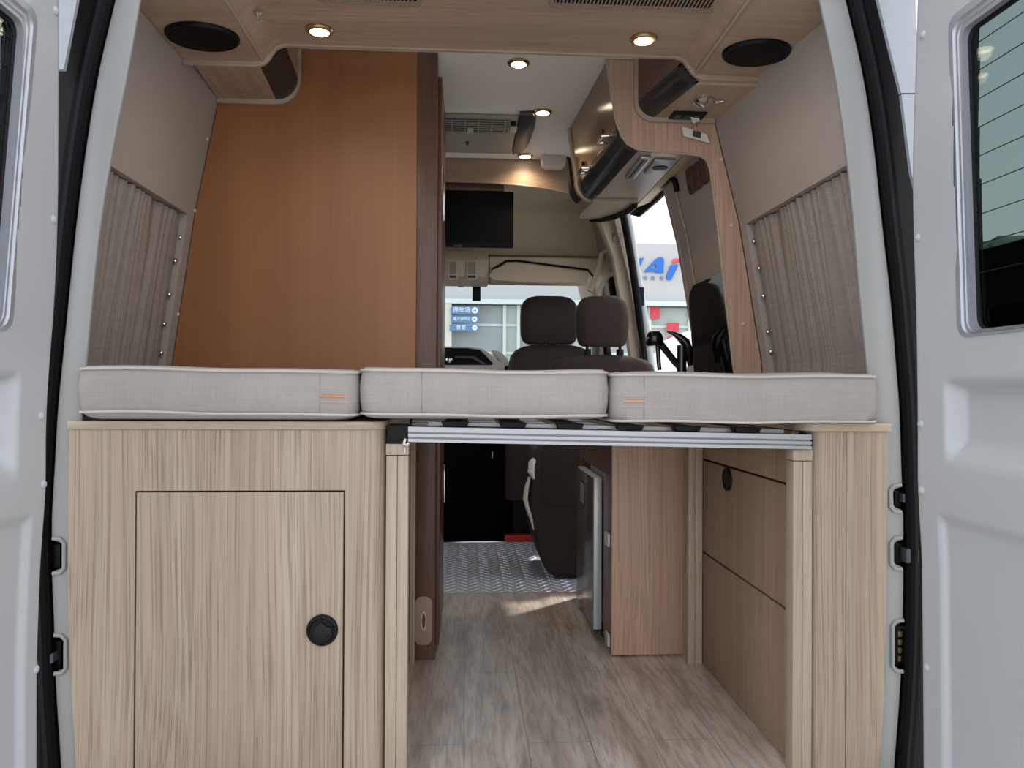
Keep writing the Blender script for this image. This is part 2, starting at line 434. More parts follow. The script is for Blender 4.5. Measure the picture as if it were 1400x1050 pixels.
for side, (wi, wo, sg) in {'left': (LW_in, LW_out, -1), 'right': (RW_in, RW_out, 1)}.items():
    ci, cr = smooth_poly(curve_at(wi, YP)), smooth_poly(curve_at(wo, YP))
    pill[side] = (ci, cr)
    cc = cr
    if side == 'left':
        for a, b, d in ((778, 742, .022), (915, 874, .024)): cc = notch(cc, zpx(75, a), zpx(75, b), d)
    else:
        for a, b, d in ((694, 669, -.022), (772, 741, -.022), (912, 854, -.018)): cc = notch(cc, zpx(1236, a), zpx(1236, b), d)
    o = MB().prism(ci + cc[::-1], 'Y', YP, 1.682).build('trim_1' if side == 'left' else 'trim_2', shaded_paint, None, bevel=.003, seg=3)
    struct(o)
    for a, b, d in (((778, 742, 88), (915, 874, 90)) if side == 'left' else ((694, 669, 1217), (772, 741, 1218), (912, 854, 1220))):
        e_ = -16 if side == 'left' else 15
        rp_ = [at(x, y, Y=YP-.001) for x, y in ((d+e_, b-6), (d+e_*.35, b-5), (d, b+1), (d, a-1), (d+e_*.35, a+5), (d+e_, a+6))]
        MB().tube([tuple(v) for v in rp_], .0048, 8).build('raised_rim', shaded_paint, o)
    # jamb behind the seal
    jo = [(x+sg*.15, z) for x, z in cr]
    ji = [(x-sg*.036, z) for x, z in cr]
    struct(MB().prism(ji + jo[::-1], 'Y', 1.690, 1.698).build('trim_3' if side == 'left' else 'trim_4', black, None, smooth=False))
    t = thing('door_seal', 'black rubber door seal down the %s side of the rear opening' % side, 'seal', (cr[0][0], YP, .8), 'rear opening seals')
    path = [(x+sg*.016, YP-.003, z) for x, z in cr]
    MB().tube(path, .0145, 10).build('seal_bulb', rubber, t)
    lip = [(x+sg*.002, z) for x, z in cr] + [(x+sg*.045, z) for x, z in cr][::-1]
    MB().prism(lip, 'Y', YP+.004, 1.688).build('seal_lip', rubber, t, smooth=False)

def grey_post(pts, label, side):
    q = [(p.x, p.z) for p in (at(x, y, Y=1.640) for x, y in pts)]
    o = MB().prism(q, 'Y', 1.640, 1.650).build('trim_5' if side == 'left' else 'trim_6', paint_ext, None, smooth=False)
    struct(o); return o
grey_post([(60, -60), (117, -60), (105, 0), (87, 95), (70, 95)], '', 'left')
grey_post([(1186, -60), (1250, -60), (1256, 127), (1232, 127)], '', 'right')
grey_post([(1232.5, 129), (1256, 129), (1252, 260), (1246, 235)], '', 'right').name = 'trim_7'

# latch parts in the pillar notches
def latch(label, px0, px1, py0, py1, name='door_striker', cat='latch', group='latches in the rear pillars'):
    a = at(px0, py0, Y=1.688); b = at(px1, py1, Y=1.688); a1, b1 = min(a.x, b.x), max(a.x, b.x); z0, z1 = min(a.z, b.z), max(a.z, b.z)
    t = thing(name, label, cat, ((a1+b1)/2, 1.684, z0), group)
    box('housing', black, t, a1, b1, 1.684, 1.6895, z0, z1, .001)
    return t, a1, b1, z0, z1
t, a1, b1, z0, z1 = latch('black door latch in left rear pillar, the upper one by the cabinet', 58, 83, 744, 776)
box('catch', rubber, t, a1+.004, b1-.012, 1.662, 1.6835, z0+.012, z1-.010, .003)
t, a1, b1, z0, z1 = latch('black door latch in left rear pillar, the lower one by the cabinet', 56, 85, 876, 913)
MB().add([(a1, 1.662, z0+.008), (b1-.006, 1.662, z0+.020), (b1-.006, 1.662, z1-.018), (a1, 1.662, z0+.020), (a1, 1.6835, z0+.008), (b1-.006, 1.6835, z0+.020), (b1-.006, 1.6835, z1-.018), (a1, 1.6835, z0+.020)],
         [(0, 1, 2, 3), (7, 6, 5, 4), (0, 1, 5, 4), (1, 2, 6, 5), (2, 3, 7, 6), (3, 0, 4, 7)]).build('catch', grey_dark, t)
t, a1, b1, z0, z1 = latch('small black latch pocket high in the right rear pillar', 1222, 1240, 670, 693)
box('catch', grey_dark, t, a1+.010, b1-.008, 1.668, 1.6835, z0+.012, z1-.006, .002)
t, a1, b1, z0, z1 = latch('black door latch in right rear pillar below the small pocket', 1223, 1250, 742, 771)
box('catch', grey_dark, t, a1+.010, b1-.006, 1.658, 1.6835, z0+.008, z1-.008, .003)
t, a1, b1, z0, z1 = latch('black contact block with gold contacts low in the right pillar', 1223, 1238, 852, 914, 'contact_block', 'electrical contact', None)
gold = plain('dull_gold_contact', (150, 128, 92), .35, .7)
for k in range(4):
    zc = z1-.022-k*.0185
    box('contact', gold, t, a1+.004, a1+.016, 1.679, 1.6838, zc-.006, zc+.006)
MB().lathe((a1+.009, 1.6838, z1-.008), (0, -1, 0), [(.004, 0), (.004, .003)], 12).build('screw', chrome, t)

# ------------------------------------------------------------------ rear doors, opened square to the van
def make_door(side, label, edge_pix, sg):
    edge = [at(x, y, Y=1.55) for x, y in edge_pix]
    pts = [(p.z, p.x) for p in edge]
    tab = sorted([(p[0], p[1]) for p in pts]); tab = [(-.35, tab[0][1])]+tab+[(2.0, tab[-1][1])]
    xs = lambda z: sum(interp(tab, z+d) for d in (-.06, -.03, 0, .03, .06))/5
    root = thing('rear_door', label, 'van door', (xs(.8)+sg*.03, 1.2, -.33))
    return root, xs
def door_pt(px, py, xs, off=0):
    X = xs(.9)+off
    for _ in range(10):
        p = at(px, py, X=X); X = xs(p.z)+off
    return at(px, py, X=X)
def door_body(root, xs, sg, win, pocket, crease, crease_y, bolts, lean):
    """win = (y_hinge, z_low, z_top), pocket = (y_far, z0, z1), crease = list of (y, z) line, crease_y = y of upright crease"""
    y_far, y_near = 1.55, .72
    z_lo, z_hi = -.33, 1.86
    (wy, wz0, wz1) = win
    def depth(y, z):
        d = 0
        py, pz0, pz1 = pocket
        a = sstep(py+.006, py-.020, y)*sstep(pz1+.004, pz1-.012, z)*sstep(pz0-.02, pz0+.035, z)
        d += .034*a
        zc = crease(y)
        d += .012*sstep(zc+.003, zc-.010, z)*sstep(crease_y+.004, crease_y-.008, y)
        d += .010*sstep(1.535, 1.555, y)                 # rolled edge towards the hinge
        return d
    ny, nz = 166, 260
    def fn(u, v):
        y = y_far+(y_near-y_far)*u; z = z_lo+(z_hi-z_lo)*v
        return (xs(z)+sg*depth(y, z), y, z)
    def skip(u, v):
        y = y_far+(y_near-y_far)*u; z = z_lo+(z_hi-z_lo)*v
        return y < wy+lean*(z-(wz0+wz1)/2) and wz0 < z < wz1
    mb = MB().grid(fn, ny, nz, skip)
    # outer skin and edges so the leaf has its thickness
    T = .052*sg
    def fo(u, v):
        y = y_far+(y_near-y_far)*u; z = z_lo+(z_hi-z_lo)*v
        return (xs(z)+T, y, z)
    mb.grid(fo, ny, nz//4, lambda u, v: skip(u, v))
    for u in (0, 1):
        mb.grid(lambda a, b, u=u: tuple(Vector(fn(u, b)).lerp(Vector(fo(u, b)), a)), 1, nz)
    for v in (0, 1):
        mb.grid(lambda a, b, v=v: tuple(Vector(fn(b, v)).lerp(Vector(fo(b, v)), a)), 1, ny)
    mb.build('door_panel', paint, root, ang=50)
    for bx, by in bolts:
        p = door_pt(bx, by, xs)
        MB().lathe((p.x+sg*.001, p.y, p.z), (-sg, 0, 0), [(.0085, 0), (.0085, .002), (.006, .005), (.002, .0065)], 16).build('screw_cap', paint, root)
def door_window(root, xs, sg, y_edge, z0, z1, blind, wires, lean):
    """frame: rounded outline on the door's inner face from y_edge towards the camera"""
    y1 = .80
    r = .024
    def outline(ins, off, rr):
        P = []
        for (cy, cz, a0) in ((y_edge-rr, z1-rr, 0), (y1+rr, z1-rr, 90), (y1+rr, z0+rr, 180), (y_edge-rr, z0+rr, 270)):
            for k in range(7):
                a = R_(a0+90*k/6); P.append((cy+rr*math.cos(a), cz+rr*math.sin(a)))
        cyc, czc = (y_edge+y1)/2, (z0+z1)/2
        out = []
        for (y, z) in P:
            hy, hz = (y_edge-y1)/2, (z1-z0)/2
            y2 = cyc+(y-cyc)*(hy-ins)/hy; z2 = czc+(z-czc)*(hz-(ins if z > czc else ins*.25))/hz
            out.append((xs(z2)-sg*off, y2+lean*(z2-czc), z2))
        return out
    fr = MB().loft([outline(-.009, -.001, r), outline(-.009, .0025, r), outline(.0, .004, r), outline(.007, .0045, r), outline(.010, .0005, r), outline(.014, .0005, r), outline(.016, .0035, r), outline(.021, .0035, r), outline(.022, .0015, r), outline(.026, .0015, r), outline(.029, .004, r), outline(.033, .004, r), outline(.034, -.012, r)], False, False)
    f = fr.build('window_frame', alu_frame, root, ang=25)
    g = MB().loft([outline(.033, -.0105, r), outline(.033, -.014, r)], True, True).build('window_pane', glass_tint, root, smooth=False)
    ge = MB().loft([outline(.033, -.008, r), outline(.044, -.008, r), outline(.044, -.010, r), outline(.033, -.010, r)], False, False)
    ge.build('black_border', black, root)
    wm = MB()
    zz = z1-.070
    for k in range(wires):
        z = zz-k*.053
        if z < z0+.06: break
        wm.tube([(xs(z)+sg*.0093, y_edge-.045+lean*(z-(z0+z1)/2), z), (xs(z)+sg*.0093, y1+.046+lean*(z-(z0+z1)/2), z)], .0009, 6)
    o = wm.build('heating_wires', black, root); 
    if blind:
        b = MB(); b.box(0, .003, y1+.04, y_edge-.040, z0+.010, z0+blind)
        b.v = [(xs(v[2])+sg*(.0150+v[0]), v[1]+lean*(v[2]-(z0+z1)/2), v[2]) for v in b.v]
        b.build('black_lower_screen', black, root)

R_edge = [(1250, 0), (1247, 100), (1243, 220), (1244, 320), (1248, 420), (1250, 560), (1250, 690), (1255, 730), (1257, 900), (1258, 1050)]
L_edge = [(85, 0), (85, 100), (84, 300), (79, 420), (72, 500), (67, 580), (68, 660), (66, 700), (61, 740), (59, 800), (55, 900), (55, 1050)]
rootR, xsR = make_door('right', 'white rear van door opened square on the right, with aluminium framed window', R_edge, 1)
pw = door_pt(1303, 200, xsR); pb = door_pt(1309, 460, xsR); ptp = door_pt(1298, 32, xsR)
wyR, wz0R, wz1R = pw.y, pb.z, ptp.z
c1 = door_pt(1294, 709, xsR); c2 = door_pt(1400, 738, xsR)
cr_R = lambda y: c1.z+(c2.z-c1.z)*(y-c1.y)/(c2.y-c1.y)
pk0 = door_pt(1292, 523, xsR); pk1 = door_pt(1292, 622, xsR)
door_body(rootR, xsR, 1, (wyR-.003, wz0R+.004, wz1R-.004), (pk0.y, pk1.z, pk0.z), cr_R, door_pt(1287, 800, xsR).y,
          [(1262, 48), (1255, 325), (1259, 580), (1260, 670), (1267, 912)], .043)
door_window(rootR, xsR, 1, wyR, wz0R, wz1R, .155, 9, .043)
rootL, xsL = make_door('left', 'white rear van door opened square on the left, mostly out of frame', L_edge, -1)
pw = door_pt(33, 200, xsL); pb = door_pt(17, 452, xsL); ptp = door_pt(44, 18, xsL)
wyL, wz0L, wz1L = pw.y, pb.z, ptp.z
c1L = door_pt(35, 708, xsL); c2L = door_pt(0, 717, xsL)
cr_L = lambda y: c1L.z+(c2L.z-c1L.z)*(y-c1L.y)/(c2L.y-c1L.y)
pk0 = door_pt(27, 514, xsL); pk1 = door_pt(27, 640, xsL)
door_body(rootL, xsL, -1, (wyL-.003, wz0L+.004, wz1L-.004), (pk0.y, pk1.z, pk0.z), cr_L, door_pt(37, 800, xsL).y,
          [(76, 15), (73, 300), (56, 569), (59, 662), (49, 915)], .10)
door_window(rootL, xsL, -1, wyL, wz0L, wz1L, 0, 9, .10)

# ------------------------------------------------------------------ left rear cabinet
LX0, LX1 = -.826, -.172
t = thing('storage_cabinet', 'pale ash bed cabinet on the left with a big locking door', 'cabinet', (-.5, Y0, 0), 'rear bed cabinets')
DX0, DX1, DZ1 = -.685, -.258, .6285
gap = .0035
c = MB()
ledge = [(v.x, v.z) for v in (at(x, y, Y=Y0) for x, y in ((95, 590), (93, 700), (93.5, 850), (98, 950), (104, 1050)))]
ledge = [(ledge[0][0], .76)]+ledge[1:]+[(ledge[-1][0]+.006, 0)]
c.prism(ledge+[(DX0-gap, 0), (DX0-gap, .76)], 'Y', Y0, Y0+.02)
c.box(DX0-gap, DX1+gap, Y0, Y0+.02, DZ1+gap, .76)
c.box(DX0-gap, DX1+gap, Y0, Y0+.02, 0, .03-gap)
r = .034
stile = [(DX1+gap, Y0), (LX1-r, Y0)]+arc(LX1-r, Y0+r, r, -90, 0, 8)[1:]+[(LX1, 2.38), (LX1-.02, 2.38), (LX1-.02, Y0+.042)]+arc(LX1-.02-.02, Y0+.042, .02, 0, -90, 4)[1:]+[(LX1-.05, Y0+.02), (DX1+gap, Y0+.02)]
c.prism(stile, 'Z', 0, .76)
c.box(LX0+.05, LX0+.07, Y0+.02, 2.38, 0, .76); c.box(LX0+.05, LX1-.02, 2.365, 2.38, 0, .76)
c.build('carcass', wood_v, t, ang=25)
top = [(LX0, Y0-.004), (LX1-.03, Y0-.004)]+arc(LX1-.036, Y0+.034, .038, -90, 0, 8)[1:]+[(LX1+.002, 2.370), (LX0+.05, 2.370), (LX0+.05, Y0+.02), (LX0, Y0+.02)]
MB().prism(top, 'Z', .7605, .7775).build('top_board', wood_edge, t, bevel=.0015)
d = box('door', wood_v, t, DX0, DX1, Y0-.001, Y0+.018, .03, DZ1, .0015)
pl = at(441, 861, Y=Y0)
def push_lock(parent, p, nrm, rad=.033):
    lk = MB().lathe(p, nrm, [(rad, 0), (rad, .004), (rad*.96, .007), (rad*.80, .0085), (rad*.72, .006)], 40).build('lock', black, parent)
    return lk
lk = push_lock(d, (pl.x, Y0-.001, pl.z), (0, -1, 0))
ks = MB().prism([(pl.x+x, pl.z+z) for x, z in [(-.017, -.012), (-.006, -.012), (.004, -.018), (.010, -.012), (.012, -.006), (.020, -.007), (.020, .008), (.011, .008), (.008, .014), (.003, .013), (-.002, .020), (-.008, .012), (-.015, .010)]], 'Y', Y0-.0115, Y0-.0075)
ks.build('lock_button', MATS['lock_grey'] if 'lock_grey' in MATS else plain('lock_grey', (24, 25, 27), .5, 0, .25), lk, bevel=.001)
sd = at(552, 868, X=LX1)
push_lock(t, (LX1, sd.y, sd.z), (1, 0, 0), .036)

# ------------------------------------------------------------------ right rear cabinet
t = thing('storage_cabinet', 'narrow pale ash bed cabinet on the right with panels facing the aisle', 'cabinet', (.85, Y0, 0), 'rear bed cabinets')
RX0, RX1, RXA = .767, .936, .737
c = MB(); r = .034
pan = [(RX1-.03, Y0), (RX1-.03, Y0+.018), (RX0+r, Y0+.018)]+[(x, y) for x, y in arc(RX0+r, Y0+r, r-.018, -90, -180, 6)]+[(RX0+.018, Y0+.06), (RX0, Y0+.06)]+arc(RX0+r, Y0+r, r, 180, 270, 8)
c.prism(pan, 'Z', 0, .7585)
redge = [(v.x, v.z) for v in (at(x, y, Y=Y0) for x, y in ((1214, 600), (1213, 700), (1211, 850), (1209, 950), (1202, 1050)))]
redge = [(redge[0][0], .7585)]+redge[1:]+[(redge[-1][0]-.006, 0)]
c.prism(redge+[(RX1-.03, 0), (RX1-.03, .7585)], 'Y', Y0, Y0+.018)
c.box(RX1-.08, RX1-.06, Y0+.02, 2.385, 0, .7585)
c.build('carcass', wood_v, t, ang=25)
xs_ = at(1156, 800, Y=Y0).x
box('front_joint', dark_strip, t, xs_, xs_+.0012, Y0-.0006, Y0+.01, 0, .758)
top = [(RX1+.004, Y0-.006), (RX1+.004, Y0+.02), (RX1-.06, Y0+.02), (RX1-.06, 2.385), (RXA, 2.385), (RXA, Y0+.05)]+arc(RXA+.055, Y0+.049, .055, 180, 270, 8)
MB().prism(top, 'Z', .759, .777).build('top_board', wood_edge, t, bevel=.0015)
zA, zB = .633, .346
yN, yF = 1.70, 2.385
box('side_rail', wood_drawer, t, RXA, RXA+.018, yN, yF, zA+.003, .757, .0008)
dd = box('upper_panel', wood_drawer, t, RXA, RXA+.018, yN, yF, zB+.003, zA-.003, .0012)
box('lower_panel', wood_drawer, t, RXA, RXA+.018, yN, yF, .0, zB-.003, .0012)
box('inner_back', black, t, RXA+.02, RXA+.024, yN, yF, 0, .756)
lo = at(995.5, 655, X=RXA)
push_lock(dd, (RXA, lo.y, lo.z), (-1, 0, 0), .033)

# ------------------------------------------------------------------ bed frame: rails, posts, slat holders
t = thing('folding_bed_base', 'folding bed base with grooved aluminium rail spanning the aisle', 'bed base', (.3, 1.66, 0))
def rail(y0, y1, xL, xR, zL, zR, h, parent, name='rail'):
    # three ribs with grooves between them on the rear face
    prof = []
    for k in range(3):
        b = -h+k*h/3
        prof += [(y0, b+.0005), (y0, b+h/3-.0040), (y0+.007, b+h/3-.0038), (y0+.006, b+h/3)]
    prof = [(y0, -h)]+prof[1:-2]+[(y0, 0), (y1, 0), (y1, -h)]
    rings = [[(x, y, z+zt) for y, z in prof] for x, zt in ((xL, zL), (xR, zR))]
    return MB().loft(rings).build(name, alu, parent, smooth=False)
pl0 = at(558, 583.5, Y=1.645); pr0 = at(1110, 594.5, Y=1.645)
zl, zr = pl0.z, pr0.z
rail(1.645, 1.675, pl0.x, pr0.x, zl, zr, .032, t)
rail(2.374, 2.40, -.165, .733, zl-.002, zr+.004, .030, t)
# rail lips / cross profile that the slat holders sit on
MB().loft([[(x, y, z+zt) for y, z in ((1.69, .001), (1.72, .001), (1.72, .009), (1.69, .009))] for x, zt in ((pl0.x+.04, zl), (.715, zr))]).build('cross_profile', alu, t, smooth=False)
# end brackets
a = at(527, 578, Y=1.652); b = at(557, 607, Y=1.652)
box('end_bracket', black, t, -.168, pl0.x-.001, 1.654, 1.70, zl-.036, zl+.004, .003)
box('end_bracket', black, t, pr0.x+.0005, RX0-.003, 1.650, 1.70, zr-.030, zr+.001, .003)
MB().tube([(pl0.x-.006, 1.648, zl-.026), (pl0.x-.009, 1.645, zl-.036), (pl0.x-.002, 1.645, zl-.039), (pl0.x+.001, 1.645, zl-.034)], .0032, 8).build('hook', white_pl, t)
box('catch_tab', white_pl, t, pl0.x-.010, pl0.x-.006, 1.652, 1.658, zl-.058, zl-.044, .0006)
def post(x0, x1, y0, y1, ztop, split=True):
    p = MB(); w = (x1-x0)
    p.box(x0, x0+w*.49, y0, y1, 0, ztop-.026); p.box(x0+w*.51, x1, y0, y1, 0, ztop-.026)
    q = p.build('post', wood_edge_v, t, bevel=.0012)
    MB().box(x0-.001, x1+.0005, y0-.001, y1, ztop-.0245, ztop).build('post_cap', wood_edge_v, q, bevel=.0015)
wood_edge_v = wood('wood_edge_band_upright', (183, 167, 147), (171, 153, 133), (131, 110, 91), 'Z', .45, 1.0, .3)
post(-.1695, -.1225, 1.660, 1.700, zl-.037)
p1 = at(1084, 900, Y=1.655).x; p2 = at(1111, 900, Y=1.655).x
post(p1, min(p2, RX0-.002), 1.655, 1.695, zr-.033)
pa = at(551, 800, Y=2.385).x; pb_ = at(567.5, 800, Y=2.385).x
post(LX1+.0025, pb_, 2.375, 2.405, zl-.035)
pc = at(938, 800, Y=2.37).x; pd = at(957, 800, Y=2.37).x
post(pc, RXA-.002, 2.345, 2.372, zr-.028)
for k, px in enumerate((623, 702, 780, 862, 940, 1022)):
    x = at(px, 580, Y=1.66).x; zt = zl+(zr-zl)*(x-pl0.x)/(pr0.x-pl0.x)
    h = MB().prism([(x-.031, zt+.0125), (x-.026, zt+.001), (x+.024, zt+.001), (x+.029, zt+.0125)], 'Y', 1.652, 1.688)
    h.box(x-.020, x+.020, 1.649, 1.652, zt+.003, zt+.007)
    hh = h.build('slat_holder', black, t, bevel=.001)
    zt2 = zl+(zr-zl)*(x-pl0.x)/(pr0.x-pl0.x)
    box('slat', wood_edge, t, x-.027, x+.027, 1.722, 2.37, zt2+.002, zt2+.0115)

# ------------------------------------------------------------------ bed cushions
def cushion(label, x0, x1, y0, y1, zb, z1, z2, zt, tilt=0, tab=None, seams=()):
    """zb..zt overall, piping at z1 and z2"""
    t = thing('bed_cushion', label, 'cushion', ((x0+x1)/2, (y0+y1)/2, zb), 'bed cushions')
    cx, cy, w, h = (x0+x1)/2, (y0+y1)/2, x1-x0, y1-y0
    ph = (x0*37) % 6.28
    def wob(x, y): return .0016*math.sin(9*x+ph)+.0011*math.sin(21*x+2*ph)+tilt*(x-cx)
    def ring(ins, z, r):
        pts = []
        base_ = rrect(cx, cy, w-2*ins, h-2*ins, max(r, .004), 5)
        out = []
        for i, p in enumerate(base_):
            q = base_[(i+1) % len(base_)]
            n = 14 if math.dist(p, q) > .1 else 1
            for k in range(n): out.append((p[0]+(q[0]-p[0])*k/n, p[1]+(q[1]-p[1])*k/n))
        return [(x, y, z+wob(x, y)*(0 if z < z1-.001 else 1)) for x, y in out]
    R0 = .035
    rings = [ring(.10, zb, .03), ring(.05, zb+.0003, .03), ring(.022, zb+.002, .03), ring(.008, zb+(z1-zb)*.5, R0), ring(.001, z1, R0),
             ring(-.003, z1+(z2-z1)*.3, R0), ring(-.004, z1+(z2-z1)*.6, R0), ring(.0, z2, R0), ring(.006, z2+.006, R0), ring(.022, zt-.006, .035), ring(.06, zt-.001, .04), ring(.13, zt, .05)]
    MB().loft(rings).build('cover', cushion_m, t, ang=80)
    for z in (z1, z2):
        MB().tube(ring(-.0012, z, R0), .0030, 6, closed=True).build('piping', piping_m, t)
    yf = y0-.0035
    for sx in seams:
        MB().tube([(sx, yf+.001, z1+.004+wob(sx, y0)), (sx, yf-.0003, (z1+z2)/2), (sx, yf+.001, z2-.003+wob(sx, y0))], .0006, 6).build('seam', MATS['taupe_curtain_fabric'] if 'taupe_curtain_fabric' in MATS else curtain_m, t)
    if tab:
        a, b = tab; zm = z1+(z2-z1)*.42
        ln = MB()
        def strip(dz0, dz1):
            n = 8
            m_ = MB()
            xs2 = [a+(b-a)*k/n for k in range(n+1)]
            def yy(x):
                # follow the rounded corner
                e = min(x-x0, x1-x)
                if e < R0:
                    return y0+R0-math.sqrt(max(0, R0*R0-(R0-e)**2))-.0046
                return y0-.0046
            rings = [[(x, yy(x), zm+dz0+wob(x, y0)), (x, yy(x), zm+dz1+wob(x, y0)), (x, yy(x)+.003, zm+dz1+wob(x, y0)), (x, yy(x)+.003, zm+dz0+wob(x, y0))] for x in xs2]
            return m_.loft(rings)
        strip(-.0016, .0008).build('zip_tape', orange_m, t)
        strip(.0026, .0044).build('zip_tape', orange_m, t)
        strip(.0009, .0025).build('zip_teeth', piping_m, t)
        strip(-.0110, -.0100).build('zip_stitching', piping_m, t)
        strip(.0120, .0130).build('zip_stitching', piping_m, t)
    return t
yc = 1.628
def cx_(px, py=540): return at(px, py, Y=yc).x
def cz_(px, py): return at(px, py, Y=yc).z
cushion('left bed cushion of pale grey linen on the big cabinet', cx_(100), cx_(490)-.005, yc+.006, 2.395, .779, cz_(280, 565), cz_(280, 506), .893, -.004, (cx_(438), cx_(489.3)-.005), (cx_(437),))
cushion('middle bed cushion of pale grey linen above the open aisle', cx_(490)+.003, cx_(835)-.004, yc-.002, 2.395, .783, cz_(660, 567.5), cz_(660, 508), .8935, -.008, (cx_(821), cx_(834.8)-.004), (cx_(577),))
cushion('right bed cushion of pale grey linen above the narrow cabinet', cx_(835)+.005, cx_(1206), yc+.006, 2.395, .7805, cz_(1020, 576.5), cz_(1020, 514), .890, -.0, (cx_(835.5)+.005, cx_(881)), (cx_(881),))

# ------------------------------------------------------------------ wardrobe
t = thing('wardrobe', 'tall orange brown wood wardrobe behind the left of the bed', 'wardrobe', (-.5, YW, 0))
WX0, WXT = at(570, 300, Y=YW).x, at(597.5, 300, Y=YW).x
zz = [0, .5, .92, 1.1, 1.25, 1.40, 1.55, 1.72, ZC-.002]
pts = [(WL(z)+.004, z) for z in zz]+[(WX0-.001, ZC-.002), (WX0-.001, 0)]
MB().prism(pts, 'Y', YW, YW+.02).build('front_panel', wood_orange, t, smooth=False)
box('corner_post', walnut, t, WX0, WXT, YW-.004, YW+.045, 0, ZC-.002, .002)
side = box('side_panel', walnut, t, WXT-.022, WXT-.004, YW+.046, 2.93, 0, ZC-.002)
dw = box('door', red_wood, t, WXT-.003, WXT+.012, YW+.05, 2.925, .03, 1.85, .002)
box('handle', chrome, dw, WXT+.0125, WXT+.017, 2.885, 2.90, .42, .56, .001)
box('handle', chrome, dw, WXT+.0125, WXT+.017, 2.62, 2.635, 1.42, 1.60, .001)
MB().prism([(WL(z)+.003, z) for z in zz]+[(WXT-.024, ZC-.002), (WXT-.024, 0)], 'Y', 2.91, 2.93).build('back_panel', walnut, t, smooth=False)

o_ = at(579, 848, Y=YW-.006); ow = (at(590, 848, Y=YW-.006).x-at(568, 848, Y=YW-.006).x)
t = thing('access_plate', 'beige rounded plate with oval slot low on the dark wardrobe post', 'cover plate', (o_.x, YW-.005, o_.z-.075))
MB().prism(rrect(o_.x, o_.z, ow+.004, .152, .022), 'Y', YW-.012, YW-.0045).build('plate', plain('beige_plate', (168, 138, 122), .5, 0, .4, .02, 10), t, bevel=.002)
ov = [(o_.x+.001+.0085*math.cos(R_(a)), o_.z+.030*math.sin(R_(a))) for a in range(0, 360, 12)]
MB().prism(ov, 'Y', YW-.0145, YW-.0118).build('slot_ring', ivory, t, bevel=.0008)
ov = [(o_.x+.001+.005*math.cos(R_(a)), o_.z+.024*math.sin(R_(a))) for a in range(0, 360, 12)]
MB().prism(ov, 'Y', YW-.0150, YW-.0140).build('slot', walnut, t)

# ------------------------------------------------------------------ curtains with snap fasteners
def curtain(label, fn, sgn, snaps, group='window curtains'):
    t = thing('curtain', label, 'curtain', (fn(1.1), 2.0, .78), group)
    ya, yb = 1.715, YR-.006
    zb, zt = .79, ZT-.004
    fl = .030                                             # flat hem band along the far edge
    def folds(y, z):
        u = (yb-y)
        gate = sstep(fl*.6, fl*1.6, u)
        ph = 2*math.pi*(u/.046+.35*math.sin(u*19)+.25*math.sin(u*43+1)+.12*math.sin(z*7+u*31))
        topg = sstep(zt-.10, zt-.015, z); botg = sstep(zb+.16, zb+.07, z)
        amp = .0105+.0025*topg+.0020*botg
        amp *= .7+.5*math.sin(u*61+2)*math.sin(z*3.1+u*17)
        w = 1.7*abs(math.sin(ph/2))-.9+.25*math.sin(2*ph+1.2+z*3)
        return gate*amp*w
    def fn_(a, b):
        y = ya+(yb-ya)*a; z = zb+(zt-zb)*b
        return (fn(z)+sgn*(.0185-folds(y, z)), y, z)
    MB().grid(fn_, 330, 46).build('fabric', curtain_m, t, ang=180)
    for px, py in snaps:
        p = at_wall(px, py, fn, sgn*.012)
        MB().lathe((p.x+sgn*.0015, p.y, p.z), (-sgn, 0, -.2), [(.0095, 0), (.0095, .002), (.0078, .005), (.004, .0068), (.0005, .0072)], 16).build('snap_fastener', chrome, t)
curtain('gathered taupe curtain over the left side window', WL, -1, [(247, 325), (240, 357), (232, 403), (225, 443), (221, 483)])
curtain('gathered taupe curtain over the right side window', WR, 1, [(1030, 330), (1037, 367), (1043, 405), (1049, 454), (1053, 481)])
cap_m = plain('beige_screw_cap', (205, 190, 172), .45, 0, .4)

def screw(label, p, n):
    o = MB().lathe(p, n, [(.0065, 0), (.0065, .002), (.0045, .0045), (.0005, .0055)], 14).build('screw_cap', cap_m, None)
    tag(o, label, 'screw cap', 'wall screw caps')
for (px, py), s in zip([(283, 190), (266, 288), (243, 430)], ('top', 'middle', 'lowest')):
    p = at_wall(px, py, WL); screw('beige screw cap on the left wall beside the wardrobe, %s of three' % s, p, (1, 0, 0))

# ------------------------------------------------------------------ rear ceiling panel with stepped sides
def soffit_profile(dz, zt):
    zf, zs = 1.787-dz, 1.735-dz
    L = [(WL(zs)+.004, zs), (-.582, zs)]
    L += [(-.566, zs+.002), (-.552, zs+.008), (-.540, zs+.020), (-.530, zs+.034), (-.520, zs+.044), (-.506, zs+.050), (-.488, zf)]
    Rr = [(.572, zf), (.592, zs+.050), (.606, zs+.044), (.616, zs+.034), (.628, zs+.020), (.642, zs+.008), (.656, zs+.002), (.672, zs), (WR(zs)+.060, zs)]
    return L+Rr
t = thing('ceiling_panel', 'wood grain ceiling panel over the bed with lowered speaker shelves', 'ceiling panel', (.05, 1.87, 1.735))
b = soffit_profile(0, 0)
polyT = b+[(WR(1.90)+.04, 1.895), (WL(1.90)+.01, 1.895)]
MB().prism(polyT, 'Y', 1.662, 2.120).build('board', wood_soffit, t, ang=20)
e1 = [(x, z-(.013 if z < 1.76 else .013-.008*min(1, (z-1.76)/.027))) for x, z in soffit_profile(0, 0)]
e1[0] = (WL(e1[0][1])+.004, e1[0][1]); e1[-1] = (WR(e1[-1][1])+.028, e1[-1][1])
lip = e1+[(x, z+.02) for x, z in e1[::-1]]
